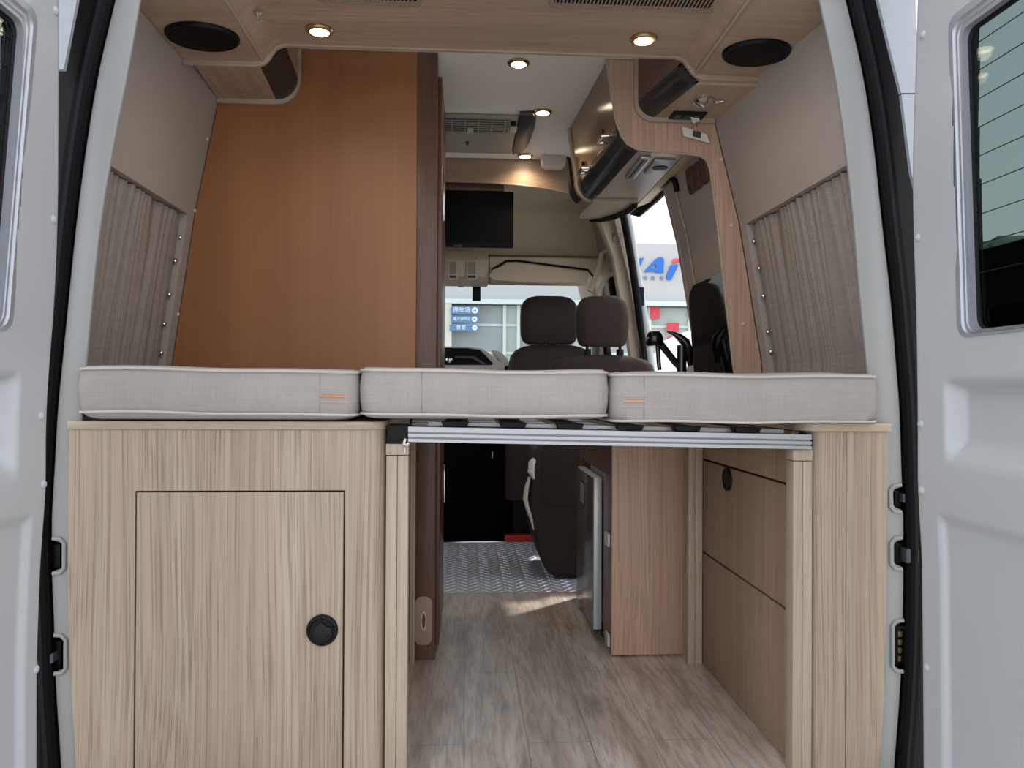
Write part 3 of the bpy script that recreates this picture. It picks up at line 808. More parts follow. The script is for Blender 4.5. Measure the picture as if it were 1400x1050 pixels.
MB().prism(lip, 'Y', 2.121, 2.134).build('edge_trim', wood_edge, t, bevel=.0015, ang=20)
# rounded guide mouldings beside the speaker shelves
for xg, zg in ((-.556, 1.7345), (.640, 1.7345)):
    MB().tube([(xg, 1.664, zg+.004), (xg, 2.119, zg+.004)], .004, 8).build('bead', wood_edge, t)

def speaker(label, px, py, rx, ry):
    p = at(px, py, Z=1.735)
    t = thing('ceiling_speaker', label, 'speaker', (p.x, p.y, 1.725), 'round ceiling speakers')
    def el(k, z): return [(p.x+rx*k*math.cos(a), p.y+ry*k*math.sin(a), z) for a in [2*math.pi*i/40 for i in range(40)]]
    MB().loft([el(1, 1.7345), el(1, 1.728), el(.97, 1.724), el(.90, 1.7225), el(.88, 1.725)]).build('rim', black, t)
    m_ = MB().loft([el(.88, 1.7245), el(.86, 1.7225), el(.5, 1.7215), el(.05, 1.721)]); m_.build('grille', rubber, t)
speaker('black speaker disc in the ceiling at top left', 277, 48, .090, .075)
speaker('black speaker disc in the ceiling at top right', 1034, 70, .088, .075)

def downlight(label, px, py, zc, rad=.036):
    p = at(px, py, Z=zc)
    t = thing('downlight', label, 'ceiling light', (p.x, p.y, zc-.008), 'recessed ceiling downlights')
    MB().lathe((p.x, p.y, zc-.0005), (0, 0, -1), [(rad, 0), (rad, .004), (rad*.9, .008), (rad*.70, .0085), (rad*.66, .004)], 32).build('ring', brass, t)
    MB().lathe((p.x, p.y, zc-.0055), (0, 0, -1), [(rad*.68, 0), (rad*.66, .004), (rad*.4, .0055), (.002, .006)], 28).build('lens', lamp_m, t)
    l = bpy.data.lights.new('downlight_lamp', 'SPOT'); l.energy = 2.0; l.color = (1, .82, .58); l.spot_size = R_(150); l.spot_blend = .8; l.shadow_soft_size = .02
    lo = bpy.data.objects.new('downlight_lamp', l); COL.objects.link(lo); lo.parent = t; lo.location = (0, 0, -.010)
downlight('glowing downlight in the wood ceiling panel, left one', 437, 40, 1.787)
downlight('glowing downlight in the wood ceiling panel, right one', 880, 52, 1.787)
downlight('glowing downlight in the white ceiling, nearest the wood panel', 709, 85, ZC)
downlight('glowing downlight in the white ceiling, right of the air conditioner top', 742, 152, ZC)
downlight('glowing downlight in the white ceiling above the television fascia', 718, 212, ZC)

def vent(label, x0, x1, y0, y1):
    t = thing('ceiling_vent', label, 'vent', ((x0+x1)/2, (y0+y1)/2, 1.777), 'ceiling vents over the bed')
    box('backing', black, t, x0+.008, x1-.008, y0+.008, y1-.008, 1.7845, 1.7865)
    f = MB()
    ring = lambda w, z: [(x, y, z) for x, y in rrect((x0+x1)/2, (y0+y1)/2, (x1-x0)-2*w, (y1-y0)-2*w, .016, 5)]
    f.loft([ring(0, 1.7865), ring(.001, 1.7825), ring(.004, 1.781), ring(.011, 1.781), ring(.012, 1.785)], False, False)
    f.build('frame', plain('taupe_vent_plastic', (150, 130, 114), .5), t)
    g = MB(); n = int((x1-x0-.03)/.0092)
    for k in range(n):
        x = x0+.014+k*(x1-x0-.028)/n
        g.box(x, x+.0036, y0+.010, y1-.010, 1.7815, 1.7843)
    yy = y1-.024
    while yy > y0+.02:
        g.box(x0+.010, x1-.010, yy, yy+.006, 1.7812, 1.7844); yy -= .060
    g.build('grille', MATS['taupe_vent_plastic'], t, smooth=False)
vent('dark slotted ceiling vent at the top edge, right one', .195, .612, 1.70, 1.868)
vent('dark slotted ceiling vent at the top edge, left one', -.36, -.112, 1.70, 1.886)
p = at(341, 29, Z=1.75)
t = thing('hook', 'small chrome hook screw beside the left ceiling speaker', 'hook', (p.x, p.y, 1.735))
MB().lathe((p.x+.02, p.y, 1.771), (.2, 0, -1), [(.009, 0), (.009, .004), (.005, .007), (.004, .018)], 14).build('stem', chrome, t)
MB().tube([(p.x+.024, p.y, 1.756), (p.x+.030, p.y-.006, 1.750), (p.x+.040, p.y-.008, 1.752)], .0028, 8).build('arm', chrome, t)

# ------------------------------------------------------------------ side overhead lockers over the bed
def locker(label, sgn, xw, xf, xi, zb, zc, y1):
    """xw wall side, xf start of the rounded corner, xi aisle face, zb underside, zc end of the curve"""
    t = thing('overhead_locker', label, 'overhead locker', ((xw+xi)/2, 2.14, zb), 'overhead lockers beside the bed')
    n = 8
    cur = []
    for k in range(n+1):
        a = R_(90*k/n)
        cur.append((xf+(xi-xf)*math.sin(a), zc-(zc-zb)*math.cos(a)))
    top = 1.90
    def sk(mb):
        d_ = .055 if sgn > 0 else .018
        mb.v = [(v[0]+d_*max(0, min(1, (YW-v[1])/.285)), v[1], v[2]) for v in mb.v]; return mb
    sk(MB().prism([(xw, zb), (xf, zb), (xf, zb+.012), (WL(1.9)+.02 if sgn < 0 else WR(1.9)-.02, zb+.03+.05)], 'Y', 2.137, y1-.015)).build('underside', wood_soffit_y, t, smooth=False)
    ins = [(x+(-.012 if xi > xf else .012), z+.010) for x, z in cur]
    sk(MB().prism(cur+ins[::-1], 'Y', 2.137, y1-.015)).build('rounded_corner', dark_strip, t, ang=40)
    sk(MB().prism([(xw, zb+.013)]+ins[1:]+[(ins[-1][0], top), (xw+(.06 if sgn < 0 else -.06), top)], 'Y', 2.138, 2.146)).build('near_end', dark_strip, t, smooth=False)
    sk(MB().box(min(xi, xi+(.012 if xi < xf else -.012)), max(xi, xi+(.012 if xi < xf else -.012)), 2.137, y1-.015, zc, top)).build('face', walnut if sgn > 0 else wood_soffit, t)
    e = [(xw, zb-.013), (xf, zb-.013)]
    d = .009 if xi > xf else -.009
    e2 = [(xf+(xi-xf+d)*math.sin(R_(90*k/n)), zc-(zc-zb+.013)*math.cos(R_(90*k/n))) for k in range(n+1)]
    outl = [(xw, zb-.013)]+e2+[(xi+d, top)]
    inn = [(xw, zb+.012)]+[(x-d*2.2, z+.022) for x, z in e2]+[(xi-d*1.6, top)]
    MB().prism(outl+inn[::-1], 'Y', y1-.0145, y1-.003).build('edge_trim', wood_edge, t, ang=25)
    return t
locker('left overhead locker with a charcoal rounded corner beside the wardrobe', -1, WL(1.73)+.004, -.590, -.524, 1.737, 1.805, YW-.002)
locker('right overhead locker with a charcoal rounded corner above the curtain', 1, WR(1.712)-.004, .590, .537, 1.714, 1.765, YW-.002)

# fittings under the right locker
p = at(963, 138, Z=1.712)
t = thing('reading_lamp', 'chrome dome reading lamp under the right overhead locker', 'lamp', (p.x, p.y, 1.69))
MB().lathe((p.x, p.y, 1.7135), (0, 0, -1), [(.034, 0), (.034, .005), (.028, .012), (.015, .019), (.002, .022)], 28).build('dome', chrome, t)
MB().tube([(p.x+.034, p.y, 1.709), (p.x+.052, p.y-.012, 1.708), (p.x+.058, p.y+.01, 1.709)], .0028, 8).build('bracket', chrome, t)
p = at(941, 159, Z=1.712)
t = thing('control_panel', 'flat black control panel under the right overhead locker by the tag', 'control panel', (p.x, p.y, 1.705))
box('panel', black, t, p.x-.058, p.x+.050, p.y-.040, p.y+.030, 1.7085, 1.7138, .002)
for k in range(3): box('button', grey_dark, t, p.x-.045+k*.03, p.x-.025+k*.03, p.y-.02, p.y+.01, 1.7062, 1.7084, .001)
p = at(952, 181, Y=2.405)
t = thing('hanging_tag', 'white cardboard tag hanging from the right overhead locker', 'tag', (p.x, 2.408, p.z))
q = [at(x, y, Y=2.405) for x, y in ((932, 173), (966, 184), (970, 196), (934, 186))]
q = [(v.x, v.z) for v in q]
MB().prism(q, 'Y', 2.402, 2.404).build('card', white_pl, t)
MB().prism([(v.x, v.z) for v in (at(x, y, Y=2.40) for x, y in ((948, 178), (959, 181), (958, 189), (947, 186)))], 'Y', 2.4005, 2.4015).build('printed_patch', grey_dark, t)
MB().tube([(p.x, 2.403, q[0][1]), (p.x-.004, 2.40, 1.704)], .0012, 6).build('string', black, t)
q2 = [at(x, y, Y=2.38) for x, y in ((943, 158), (951, 154), (957, 165), (948, 169))]
o = MB().prism([(v.x, v.z) for v in q2], 'Y', 2.379, 2.381).build('price_tag', white_pl, None); tag(o, 'small square white tag just above the larger hanging tag', 'tag')

# ------------------------------------------------------------------ portal panel between bed and kitchen
prof = [(830, 80), (834, 112), (838, 140), (843, 165), (850, 185), (858, 196), (870, 203), (900, 207), (940, 210), (958, 212), (967, 219), (972, 234), (982, 310), (993, 410), (1003.5, 500)]
pp = [at(x, y, Y=YW) for x, y in prof]
inner = [(v.x, v.z) for v in pp]
sl = (inner[-1][0]-inner[-2][0])/(inner[-1][1]-inner[-2][1])
inner += [(inner[-1][0]+sl*(.45-inner[-1][1])*.4, .80)]
inner[0] = (inner[0][0]-.002, ZC-.004)
outer = [(WR(z)-.003, z) for z in (.80, .93, 1.1, 1.25, 1.39, 1.55, 1.70, 1.85, ZC-.004)]
t = thing('portal_panel', 'wood end panel framing the kitchen, curving into the right wall', 'panel', (.9, YW, .80))
MB().prism(inner+outer, 'Y', YW, YW+.018).build('panel', wood_kitchen, t, smooth=False)
ev = [(x, YW+.001, z) for x, z in inner[:-1]]
MB().tube([(x, YW+.003, z) for x, z in inner], .0042, 8).build('edge_band', wood_edge, t)
for (px, py), s in zip([(986, 218), (1000, 308), (1016, 443)], ('top', 'middle', 'lowest')):
    p = at(px, py, Y=YW); screw('beige screw cap on the wood portal panel right of the kitchen, %s of three' % s, (p.x, YW, p.z), (0, -1, 0))

# ------------------------------------------------------------------ kitchen overhead cabinet
t = thing('kitchen_overhead_cabinet', 'glossy bronze overhead cabinet above the kitchen with chrome handles', 'overhead cabinet', (.6, 2.75, 1.6))
zb = 1.612; KY0, KY1 = YW+.020, 3.09
n = 8
face = [(.446, ZC-.003), (.462, 1.79), (.478, 1.70)]
cur = [(.478+.0*k, 0) for k in range(0)]
arcp = [(.545-.067*math.cos(R_(90*k/n)), 1.685-(1.685-zb)*math.sin(R_(90*k/n))) for k in range(n+1)]
def skew(mb):
    mb.v = [(v[0]-.034*(v[1]-KY0)/.65, v[1], v[2]) for v in mb.v]; return mb
skew(MB().prism([(.446, ZC-.003), (.462, 1.79), (.478, 1.6855), (.495, 1.6855), (.48, 1.79), (.464, ZC-.003)], 'Y', KY0, KY1-.016)).build('door', gloss_wood, t, smooth=False)
skew(MB().prism(arcp+[(x+.012, z+.012) for x, z in arcp[::-1]], 'Y', KY0, KY1-.016)).build('rounded_corner', plain('charcoal_gloss_strip', (52, 52, 54), .18, 0, .6), t, ang=40)
gb = plain('grey_beige_laminate', (160, 148, 135), .25, 0, .6, .03, 6)
MB().add([(.545, KY0, zb), (.70, KY0, zb), (.70, KY1, zb), (.512, KY1-.016, zb), (.545, KY0, zb+.014), (.70, KY0, zb+.014), (.70, KY1, zb+.014), (.512, KY1-.016, zb+.014)], [(0, 1, 2, 3), (7, 6, 5, 4), (0, 1, 5, 4), (1, 2, 6, 5), (2, 3, 7, 6), (3, 0, 4, 7)]).build('underside', gb, t, smooth=False)
ep = [(.438, ZC-.003), (.454, 1.79), (.468, 1.69)]+[(.545-.077*math.cos(R_(90*k/n)), 1.685-(1.693-zb)*math.sin(R_(90*k/n))) for k in range(n+1)]
ep2 = [(x+.016, z+(.016 if k > 8 else 0)) for k, (x, z) in enumerate(ep)]
skew(MB().prism(ep+ep2[::-1], 'Y', KY1-.015, KY1)).build('far_end_trim', wood_edge, t, ang=25)
skew(MB().prism([(x-.002, z-.001) for x, z in ep[1:9]]+[(x-.014, z-.006) for x, z in ep[1:9]][::-1], 'Y', KY1+.001, KY1+.05)).build('far_end_guard', black, t, ang=25)
for px, py, X_ in ((826, 185, .464), (799, 228, .446)):
    p = at(px, py, X=X_)
    h = MB(); h.tube([(X_+.010, p.y-.040, p.z-.012), (X_-.012, p.y-.040, p.z-.014), (X_-.014, p.y+.040, p.z-.012), (X_+.008, p.y+.040, p.z-.010)], .0065, 8)
    h.build('handle', chrome, t)
    MB().lathe((X_+.004, p.y+.02, p.z+.016), (-1, 0, 0), [(.011, 0), (.011, .010), (.006, .012)], 16).build('lock', black, t)
p1 = at(880, 218, Z=zb); 
# strip light and extractor under the cabinet
t2 = thing('strip_light', 'slim metal strip light under the kitchen overhead cabinet', 'light', (.60, 2.6, zb-.012), None)
MB().box(.565, .600, 2.47, 2.72, zb-.010, zb-.0005).build('housing', alu, t2, bevel=.003)
MB().box(.573, .592, 2.485, 2.705, zb-.0125, zb-.0102).build('diffuser', grey_dark, t2, bevel=.001)
t2 = thing('extractor_vent', 'silver square vent with round dark opening under the kitchen cabinet', 'vent', (.65, 2.62, zb-.01))
MB().box(.618, .690, 2.50, 2.66, zb-.008, zb-.0005).build('plate', alu, t2, bevel=.002)
MB().lathe((.655, 2.575, zb-.0082), (0, 0, -1), [(.026, 0), (.024, .003), (.014, .0035)], 24).build('opening', black, t2)

# header trim over the sliding door opening
t = thing('door_header_trim', 'beige header trim over the side door opening with black underside', 'trim', (.76, 3.2, 1.63))
hx = lambda z: WRF(z)
MB().prism([(.704, 1.612), (.775, 1.640), (.775, 1.72), (.704, 1.72)], 'Y', 2.44, 3.20).build('board', cab_m, t, smooth=False)
fq = [at(x, y, Z=1.600) for x, y in ((811, 275), (872, 275), (862, 284), (838, 294), (806, 300), (793, 298.5))]
fl_ = MB().prism([(v.x, v.y) for v in fq], 'Z', 1.600, 1.611); fl_.build('forward_flap', gb, t, smooth=False)
MB().tube([tuple(at(x, y, Z=1.592)) for x, y in ((806, 302), (822, 301), (842, 296), (860, 288), (868, 281))], [.004, .010, .012, .012, .012], 8).build('black_underlip', black, t)
ga, gb_ = at(921, 243, X=.778), at(862, 288, X=.778)
MB().prism([(2.46, 1.622), (3.10, 1.622), (3.45, 1.634), (gb_.y, gb_.z-.02), (gb_.y, gb_.z+.05), (2.46, 1.74)], 'X', .777, .787).build('edge_gasket', rubber, t, smooth=False)
MB().tube([tuple(at_wall(x, y, WRF, -.010)) for x, y in ((926, 262), (923, 248), (917, 243), (900, 257), (880, 272), (862, 287))], .011, 8).build('black_seal', rubber, t)

# ------------------------------------------------------------------ kitchen base cabinet, fridge, sink lid, tap
t = thing('kitchen_cabinet', 'wood kitchen base cabinet behind the right of the bed', 'cabinet', (.66, YW, 0))
KX0 = .466
box('end_panel', wood_kitchen, t, KX0, .698, YW, YW+.018, .004, .81, .0015)
box('end_panel_return', wood_kitchen, t, .6985, .84, YW, YW+.018, .0, .81)
box('front_stile', walnut, t, KX0+.002, KX0+.020, YW+.019, 2.585, .02, .81)
box('front_rail', walnut, t, KX0+.002, KX0+.020, 2.586, 3.10, .565, .81)
box('far_side', walnut, t, KX0+.002, .895, 3.10, 3.118, .0, .81)
ct = box('countertop', wood_edge, t, KX0-.004, .885, YW+.020, 3.12, .8105, .832, .002)
a = at(831, 737, X=KX0)
box('latch', white_pl, t, KX0-.006, KX0+.0015, a.y-.035, a.y+.030, a.z-.020, a.z+.022, .002)
box('plinth_clip', ivory, t, KX0-.006, KX0+.0015, 2.45, 2.50, .02, .06, .002)
t = thing('refrigerator', 'small silver refrigerator with dark mirrored door beside the aisle', 'refrigerator', (.6, 2.8, 0))
box('body', fridge_m, t, KX0+.022, .86, 2.600, 2.985, .02, .555, .004)
fd = box('door', fridge_m, t, .4375, .4655, 2.598, 2.985, .03, .548, .003)
box('door_front', fridge_door, fd, .4355, .4372, 2.602, 2.981, .034, .544, .0005)
box('handle_recess', black, fd, .4345, .4354, 2.78, 2.90, .42, .505, .0003)
ring_ = MB(); ring_.box(.4340, .4344, 2.79, 2.89, .425, .500); ring_.build('badge', alu_frame, fd)
box('foot', black, t, .47, .50, 2.61, 2.64, 0, .0195); box('foot', black, t, .47, .50, 2.94, 2.97, 0, .0195)

# glass lid of the sink, raised against the wall
t = thing('sink_lid', 'raised glossy black glass sink lid leaning on the right wall', 'lid', (.89, 2.7, .833))
xl = lambda z: WRF(z)-.010
zt_ = 1.235
lo_ = [(2.46, .834), (2.93, .834), (2.885, 1.185), (2.86, 1.21), (2.80, zt_), (2.46, zt_)]
vs = [(xl(z)-.003, y, z) for y, z in lo_]+[(xl(z)+.004, y, z) for y, z in lo_]; n = len(lo_)
MB().add(vs, [tuple(range(n)), tuple(range(2*n-1, n-1, -1))]+[(i, (i+1) % n, n+(i+1) % n, n+i) for i in range(n)]).build('glass', black_gloss, t, smooth=False)
box('hinge', chrome, t, xl(.84)-.016, xl(.84)-.004, 2.62, 2.66, .834, .846, .002)
t = thing('kitchen_tap', 'glossy black folding kitchen tap in front of the side door', 'tap', (.76, 2.75, .833))
YT = 2.78
def tp(px, py, Y=YT): v = at(px, py, Y=Y); return (v.x, v.y, v.z)
MB().cyl((tp(932, 470)[0], YT, .8325), tp(932, 472), .0175, 20).build('body', black_gloss, t)
MB().tube([tp(944, 500), tp(941, 478), tp(937, 468), tp(929, 461), tp(921, 456), tp(912, 453)], [.010, .017, .018, .014, .008, .003], 12).build('lever', black_gloss, t)
MB().tube([tp(935, 508), tp(922, 494), tp(908, 476), tp(897, 463)], [.012, .013, .013, .014], 12).build('spout', black_gloss, t)
hd = tp(895, 461)
MB().lathe((hd[0], hd[1], hd[2]+.024), (0, 0, -1), [(.004, 0), (.019, .003), (.0275, .012), (.031, .024), (.032, .046), (.027, .056)], 28).build('spray_head', black_gloss, t)
MB().tube([(hd[0]+.012, hd[1]+.004, hd[2]-.028), tp(901, 500), tp(902, 506)], .008, 10).build('hose', black_gloss, t)

# hanging brown straps beside the portal
for k, (px0, py0, px1, py1, w) in enumerate([(942, 230, 947, 264, 'left'), (951, 224, 956, 258, 'middle'), (960, 214, 965.5, 250, 'right')]):
    a = at_wall(px0, py0, WRF, -.008); b = at_wall(px1, py1, WRF, -.008)
    o = MB().loft([[(v.x+dx, v.y+dy*s_, v.z) for dx, dy in ((-.006, -.034), (.004, -.034), (.004, .034), (-.006, .034))] for v, s_ in ((a, .75), (a.lerp(b, .35), .95), (a.lerp(b, .75), 1.0), (b, .62))]).build('hanging_strap', strap_m, None, bevel=.002)
    tag(o, 'short brown strap hanging high beside the portal panel, %s of three' % w, 'strap', 'brown straps by the kitchen')

# ------------------------------------------------------------------ air conditioner, smoke detector, fascia
t = thing('air_conditioner', 'grey ceiling air conditioner unit with louvre grille and dark end', 'air conditioner', (.05, 3.2, 1.85))
zA_ = ZC-.014
acm = plain('warm_grey_air_con', (158, 152, 142), .45, 0, .4, .02, 8)
hq = [at(x, y, Z=zA_) for x, y in ((709.5, 158), (699, 211))]
MB().prism([(-.50, 2.945), (hq[0].x, max(2.945, hq[0].y)), (hq[1].x, hq[1].y), (-.50, hq[1].y)], 'Z', zA_, ZC-.001).build('housing', acm, t, bevel=.005)
eq = [at(x, y, Z=zA_-.003) for x, y in ((711, 157.5), (729, 157), (733, 162), (731, 176), (724, 195), (715, 211), (700.5, 211.5))]
MB().prism([(v.x, v.y) for v in eq], 'Z', zA_-.003, ZC-.001).build('end_cap', grey_dark, t, bevel=.003)
g0, g1 = at(650, 163, Z=zA_).y, at(650, 181, Z=zA_).y; gx = at(695, 172, Z=zA_).x
gr = MB(); gr.box(-.30, gx, g0, g1, zA_-.0012, zA_-.0002); gri = gr.build('intake_recess', black, t)
lv = MB(); st_ = (g1-g0)/6
for k in range(6): lv.box(-.30, gx, g0+.004+k*st_, g0+.004+k*st_+.010, zA_-.004, zA_-.0014)
for k in range(6): lv.box(gx-.017-k*.052, gx-.011-k*.052, g0, g1, zA_-.0055, zA_-.0014)
lv.build('louvres', MATS['warm_grey_air_con'], t, smooth=False)
for nm, mm, (x0, y0, x1, y1) in (('switch', black, (699, 167, 705, 171)), ('dial', ivory, (698, 173, 706, 180)), ('clip', ivory, (639, 174, 647, 181))):
    a = at(x0, y0, Z=zA_-.005); b = at(x1, y1, Z=zA_-.005)
    box(nm, mm, t, a.x, b.x, a.y, b.y, zA_-.010, zA_-(.0058 if nm == 'clip' else .0005), .001)
a = at(640, 193, Z=zA_)
box('emblem', grey_dark, t, a.x-.008, a.x+.002, a.y, a.y+.045, zA_-.002, zA_-.0003)
t = thing('smoke_detector', 'white smoke detector on the ceiling near the overhead cabinet', 'smoke detector', (.40, 3.46, 1.86))
p = at(757, 217, Z=1.885)
MB().prism([(p.x-.055, ZC-.0005), (p.x-.050, 1.865), (p.x-.035, 1.856), (p.x+.045, 1.856), (p.x+.055, 1.866), (p.x+.058, ZC-.0005)], 'Y', 3.44, 3.515).build('body', ivory, t, bevel=.004)
box('sensor', grey_dark, t, p.x+.059, p.x+.075, 3.46, 3.49, 1.885, ZC-.0005, .002)
fz = [( -.60, 1.803), (-.1, 1.800), (.10, 1.797), (.24, 1.788), (.36, 1.776), (.52, 1.745), (.72, 1.70)]
t = thing('wood_fascia', 'curved wood fascia board at the front end of the white ceiling', 'fascia', (.1, 3.53, 1.75))
MB().prism([(-.70, 1.93), (-.70, 1.803)]+fz+[(.74, 1.93)], 'Y', 3.525, 3.545).build('board', wood_soffit, t, smooth=False)
MB().tube([(x, 3.528, z) for x, z in fz], .004, 8).build('edge_band', wood_edge, t)

# ------------------------------------------------------------------ television
YTV = 3.60
a = at(605, 260, Y=YTV); b = at(702, 338, Y=YTV)
x0, x1, z0, z1 = -.36, b.x, b.z, a.z
t = thing('television', 'flat black television hanging under the wood fascia', 'television', (-.05, YTV, z0))
box('case', black, t, x0, x1, YTV, YTV+.035, z0, z1, .004)
box('screen', screen, t, x0+.012, x1-.012, YTV-.0012, YTV-.0002, z0+.016, z1-.012)
box('mount', black, t, -.10, .02, YTV+.036, YTV+.05, z1-.09, z1+.001, .002)
box('status_panel', grey_dark, t, x0+.30, x0+.34, YTV-.003, YTV-.0002, z0-.004, z0+.008, .001)
t = thing('television_bracket', 'brown mounting board above the black television', 'bracket', (-.05, YTV, z1))
box('board', walnut, t, x0+.02, x1-.045, YTV+.004, YTV+.022, z1+.002, 1.825, .002)
for px, py in ((620, 250), (657, 250), (671, 251)):
    p = at(px, py, Y=YTV+.003)
    MB().lathe((p.x, YTV+.004, p.z), (0, -1, 0), [(.007, 0), (.006, .003), (.001, .004)], 12).build('screw', chrome, t)

# ------------------------------------------------------------------ cab: headliner, header shelf, console, visor, windscreen
YH = 4.35
struct(MB().prism([(3.55, 1.98), (3.55, 1.96), (4.20, 1.95), (4.36, 1.86), (4.42, 1.62), (4.50, 1.60), (4.50, 1.98)], 'X', -.95, .86).build('ceiling_cab', cab_m, None, smooth=False))
zhd = at(700, 390, Y=YH).z
t = thing('overhead_shelf', 'beige cab header shelf above the windscreen', 'header shelf', (0, YH, zhd))
zlip0, zlip1 = at(740, 375, Y=YH-.08).z, at(740, 352, Y=YH-.08).z
shp = [(YH-.10, zlip0), (YH-.105, zlip1-.004), (YH-.09, zlip1), (YH+.14, zlip1+.01), (YH+.14, zhd+.02), (YH, zhd)]
MB().prism(shp, 'X', at(668, 360, Y=YH).x, .83).build('shelf', cab_m, t, bevel=.012, seg=3)
xa = at(668, 360, Y=YH).x
cn = [(YH-.115, zhd+.03), (YH-.115, 1.56), (YH-.05, 1.62), (YH+.14, 1.62), (YH+.14, zhd+.012), (YH+.02, zhd-.008)]
MB().prism(cn, 'X', -.75, xa-.002).build('console', cab_m, t, bevel=.012, seg=3)
t = thing('map_light', 'twin beige map light console above the windscreen', 'map light', (-.08, YH-.12, zhd+.05))
yq = YH-.1165
for px0, px1 in ((613, 626), (638, 652)):
    a = at(px0, 356, Y=yq); b = at(px1, 383, Y=yq)
    f = MB().prism(rrect((a.x+b.x)/2, (a.z+b.z)/2, b.x-a.x, a.z-b.z, .010, 4), 'Y', yq-.008, yq).build('lens_frame', ivory, t, bevel=.002)
    box('lens', MATS['grey_beige_laminate'], f, a.x+.007, b.x-.007, yq-.0095, yq-.0083, b.z+.030, a.z-.008)
    box('rocker', grey_dark, f, a.x+.007, b.x-.007, yq-.0095, yq-.0083, b.z+.010, b.z+.024)
t = thing('sun_visor', 'beige passenger sun visor folded up above the windscreen', 'sun visor', (.45, YH-.11, zhd))
vz = [(668, 378), (674, 369), (684, 366), (694, 359), (710, 360), (800, 372), (806, 374), (803, 387), (740, 388), (675, 384)]
q = [at(x, y-1, Y=YH-.135) for x, y in vz]
MB().prism([(v.x, v.z) for v in q], 'Y', YH-.135, YH-.112).build('flap', cab_m, t, bevel=.005, seg=3)
# black tube drawn in as the shadow of the gap over the visor
q = [at(x, y, Y=YH-.112) for x, y in [(672, 369), (684, 362), (692, 357), (708, 356.5), (804, 369), (812, 380)]]
MB().tube([tuple(v) for v in q], .006, 6).build('gap_shadow', black, t)
t = thing('rear_view_mirror', 'black mirror stalk hanging behind the windscreen', 'mirror', (-.05, 4.55, 1.3))
a = at(646, 386, Y=4.5); b = at(657, 411, Y=4.5)
box('stalk', black, t, a.x, b.x, 4.49, 4.53, b.z, a.z+.03, .004)
a = at(626, 386, Y=4.5); b = at(634, 392, Y=4.5)
box('sensor', black, t, a.x, b.x, 4.49, 4.52, b.z, a.z+.03, .004)
wsx0, wsx1 = -.85, .76
w = MB().add([(-.72, 4.48, 1.47), (.74, 4.48, 1.47), (.92, 5.35, 1.02), (-.88, 5.35, 1.02), (-.72, 4.484, 1.476), (.74, 4.484, 1.476), (.92, 5.356, 1.026), (-.88, 5.356, 1.026)],
         [(0, 1, 2, 3), (7, 6, 5, 4), (0, 1, 5, 4), (1, 2, 6, 5), (2, 3, 7, 6), (3, 0, 4, 7)]).build('window_1', glass_clear, None, smooth=False)
struct(w)
struct(MB().box(-.9, .95, 4.50, 4.52, 1.49, 1.98).build('wall_front', cab_m, None, smooth=False))
struct(MB().box(-.95, 1.0, 5.36, 5.40, -.1, 1.02).build('wall_firewall', black, None, smooth=False))
# A pillar and door inner trims on the right
t = thing('windscreen_pillar', 'beige windscreen pillar trim on the right of the cab', 'pillar trim', (.8, 4.5, 1.0))
MB().tube([(.76, 4.42, 1.60), (.80, 4.60, 1.42), (.86, 4.95, 1.20), (.90, 5.25, 1.02)], .045, 10).build('trim', cab_m, t)
t = thing('grab_handle', 'pale grab handle slanting on the right windscreen pillar', 'grab handle', (.70, 4.12, 1.4))
hp = [at(x, y, Y=4.12) for x, y in ((829, 343), (823, 346), (819, 365), (811, 388), (806, 398))]
MB().tube([tuple(v) for v in hp], [.012, .014, .013, .014, .016], 10).build('bar', ivory, t)
t = thing('door_pillar', 'beige door pillar trim beside the front edge of the side opening', 'pillar trim', (.82, 3.95, .5))
bp = [(818, 300), (850, 296), (858, 330), (868, 400), (878, 470), (882, 510), (866, 510), (853, 430), (846, 400), (838, 350)]
q = [at(x, y, Y=3.90) for x, y in bp]
MB().prism([(v.x, v.z) for v in q], 'Y', 3.90, 3.97).build('trim', cab_m, t, bevel=.010, seg=3)
a = at(838, 318, Y=3.885); b = at(849, 330, Y=3.885)
box('belt_slot', MATS['grey_beige_laminate'], t, a.x, b.x, 3.88, 3.899, b.z, a.z, .004)
q = [at(x, y, Y=4.02) for x, y in ((824, 404), (826, 392), (834, 379), (840, 378), (845, 404))]
t = thing('quarter_window', 'dark quarter window behind the front headrests on the right', 'window', (.79, 4.02, 1.3))
MB().prism([(v.x, v.z) for v in q], 'Y', 4.02, 4.03).build('dark_pane', black_gloss, t, smooth=False)
q = [at(x, y, Y=4.035) for x, y in ((812, 415), (822, 385), (834, 372), (850, 372), (862, 415))]
MB().prism([(v.x, v.z) for v in q], 'Y', 4.035, 4.06).build('surround', cab_m, t, bevel=.006)
# black door seal and grey outer pillar at the front edge of the opening
t = thing('side_door_seal', 'black rubber seal up the front edge of the side door opening', 'seal', (.85, 3.85, .4))
sp = [at(x, y, Y=3.86) for x, y in ((852, 294), (857, 320), (864, 360), (871, 410), (877, 460), (882, 505))]
sp.append(sp[-1]+(sp[-1]-sp[-2])*6)
MB().tube([tuple(v) for v in sp], .019, 10).build('bulb', rubber, t)
t = thing('outer_door_pillar', 'pale grey painted outer pillar at the front of the side opening', 'pillar', (.9, 3.95, .3))
gp = [(856, 290), (864, 300), (868, 330), (876, 370), (884, 420), (892, 470), (897, 520), (905, 800), (890, 800), (880, 505), (866, 400)]
gl_ = [(861, 292), (866, 318), (872, 360), (879, 400), (886, 445), (892, 490), (897, 520)]
q = [at(x-3, y, Y=3.93) for x, y in gl_]; q.append(q[-1]+(q[-1]-q[-2])*14)
MB().tube([tuple(v) for v in q], .018, 14).build('post', paint, t)
a = at(873, 395, Y=3.97); b = at(879, 420, Y=3.97)
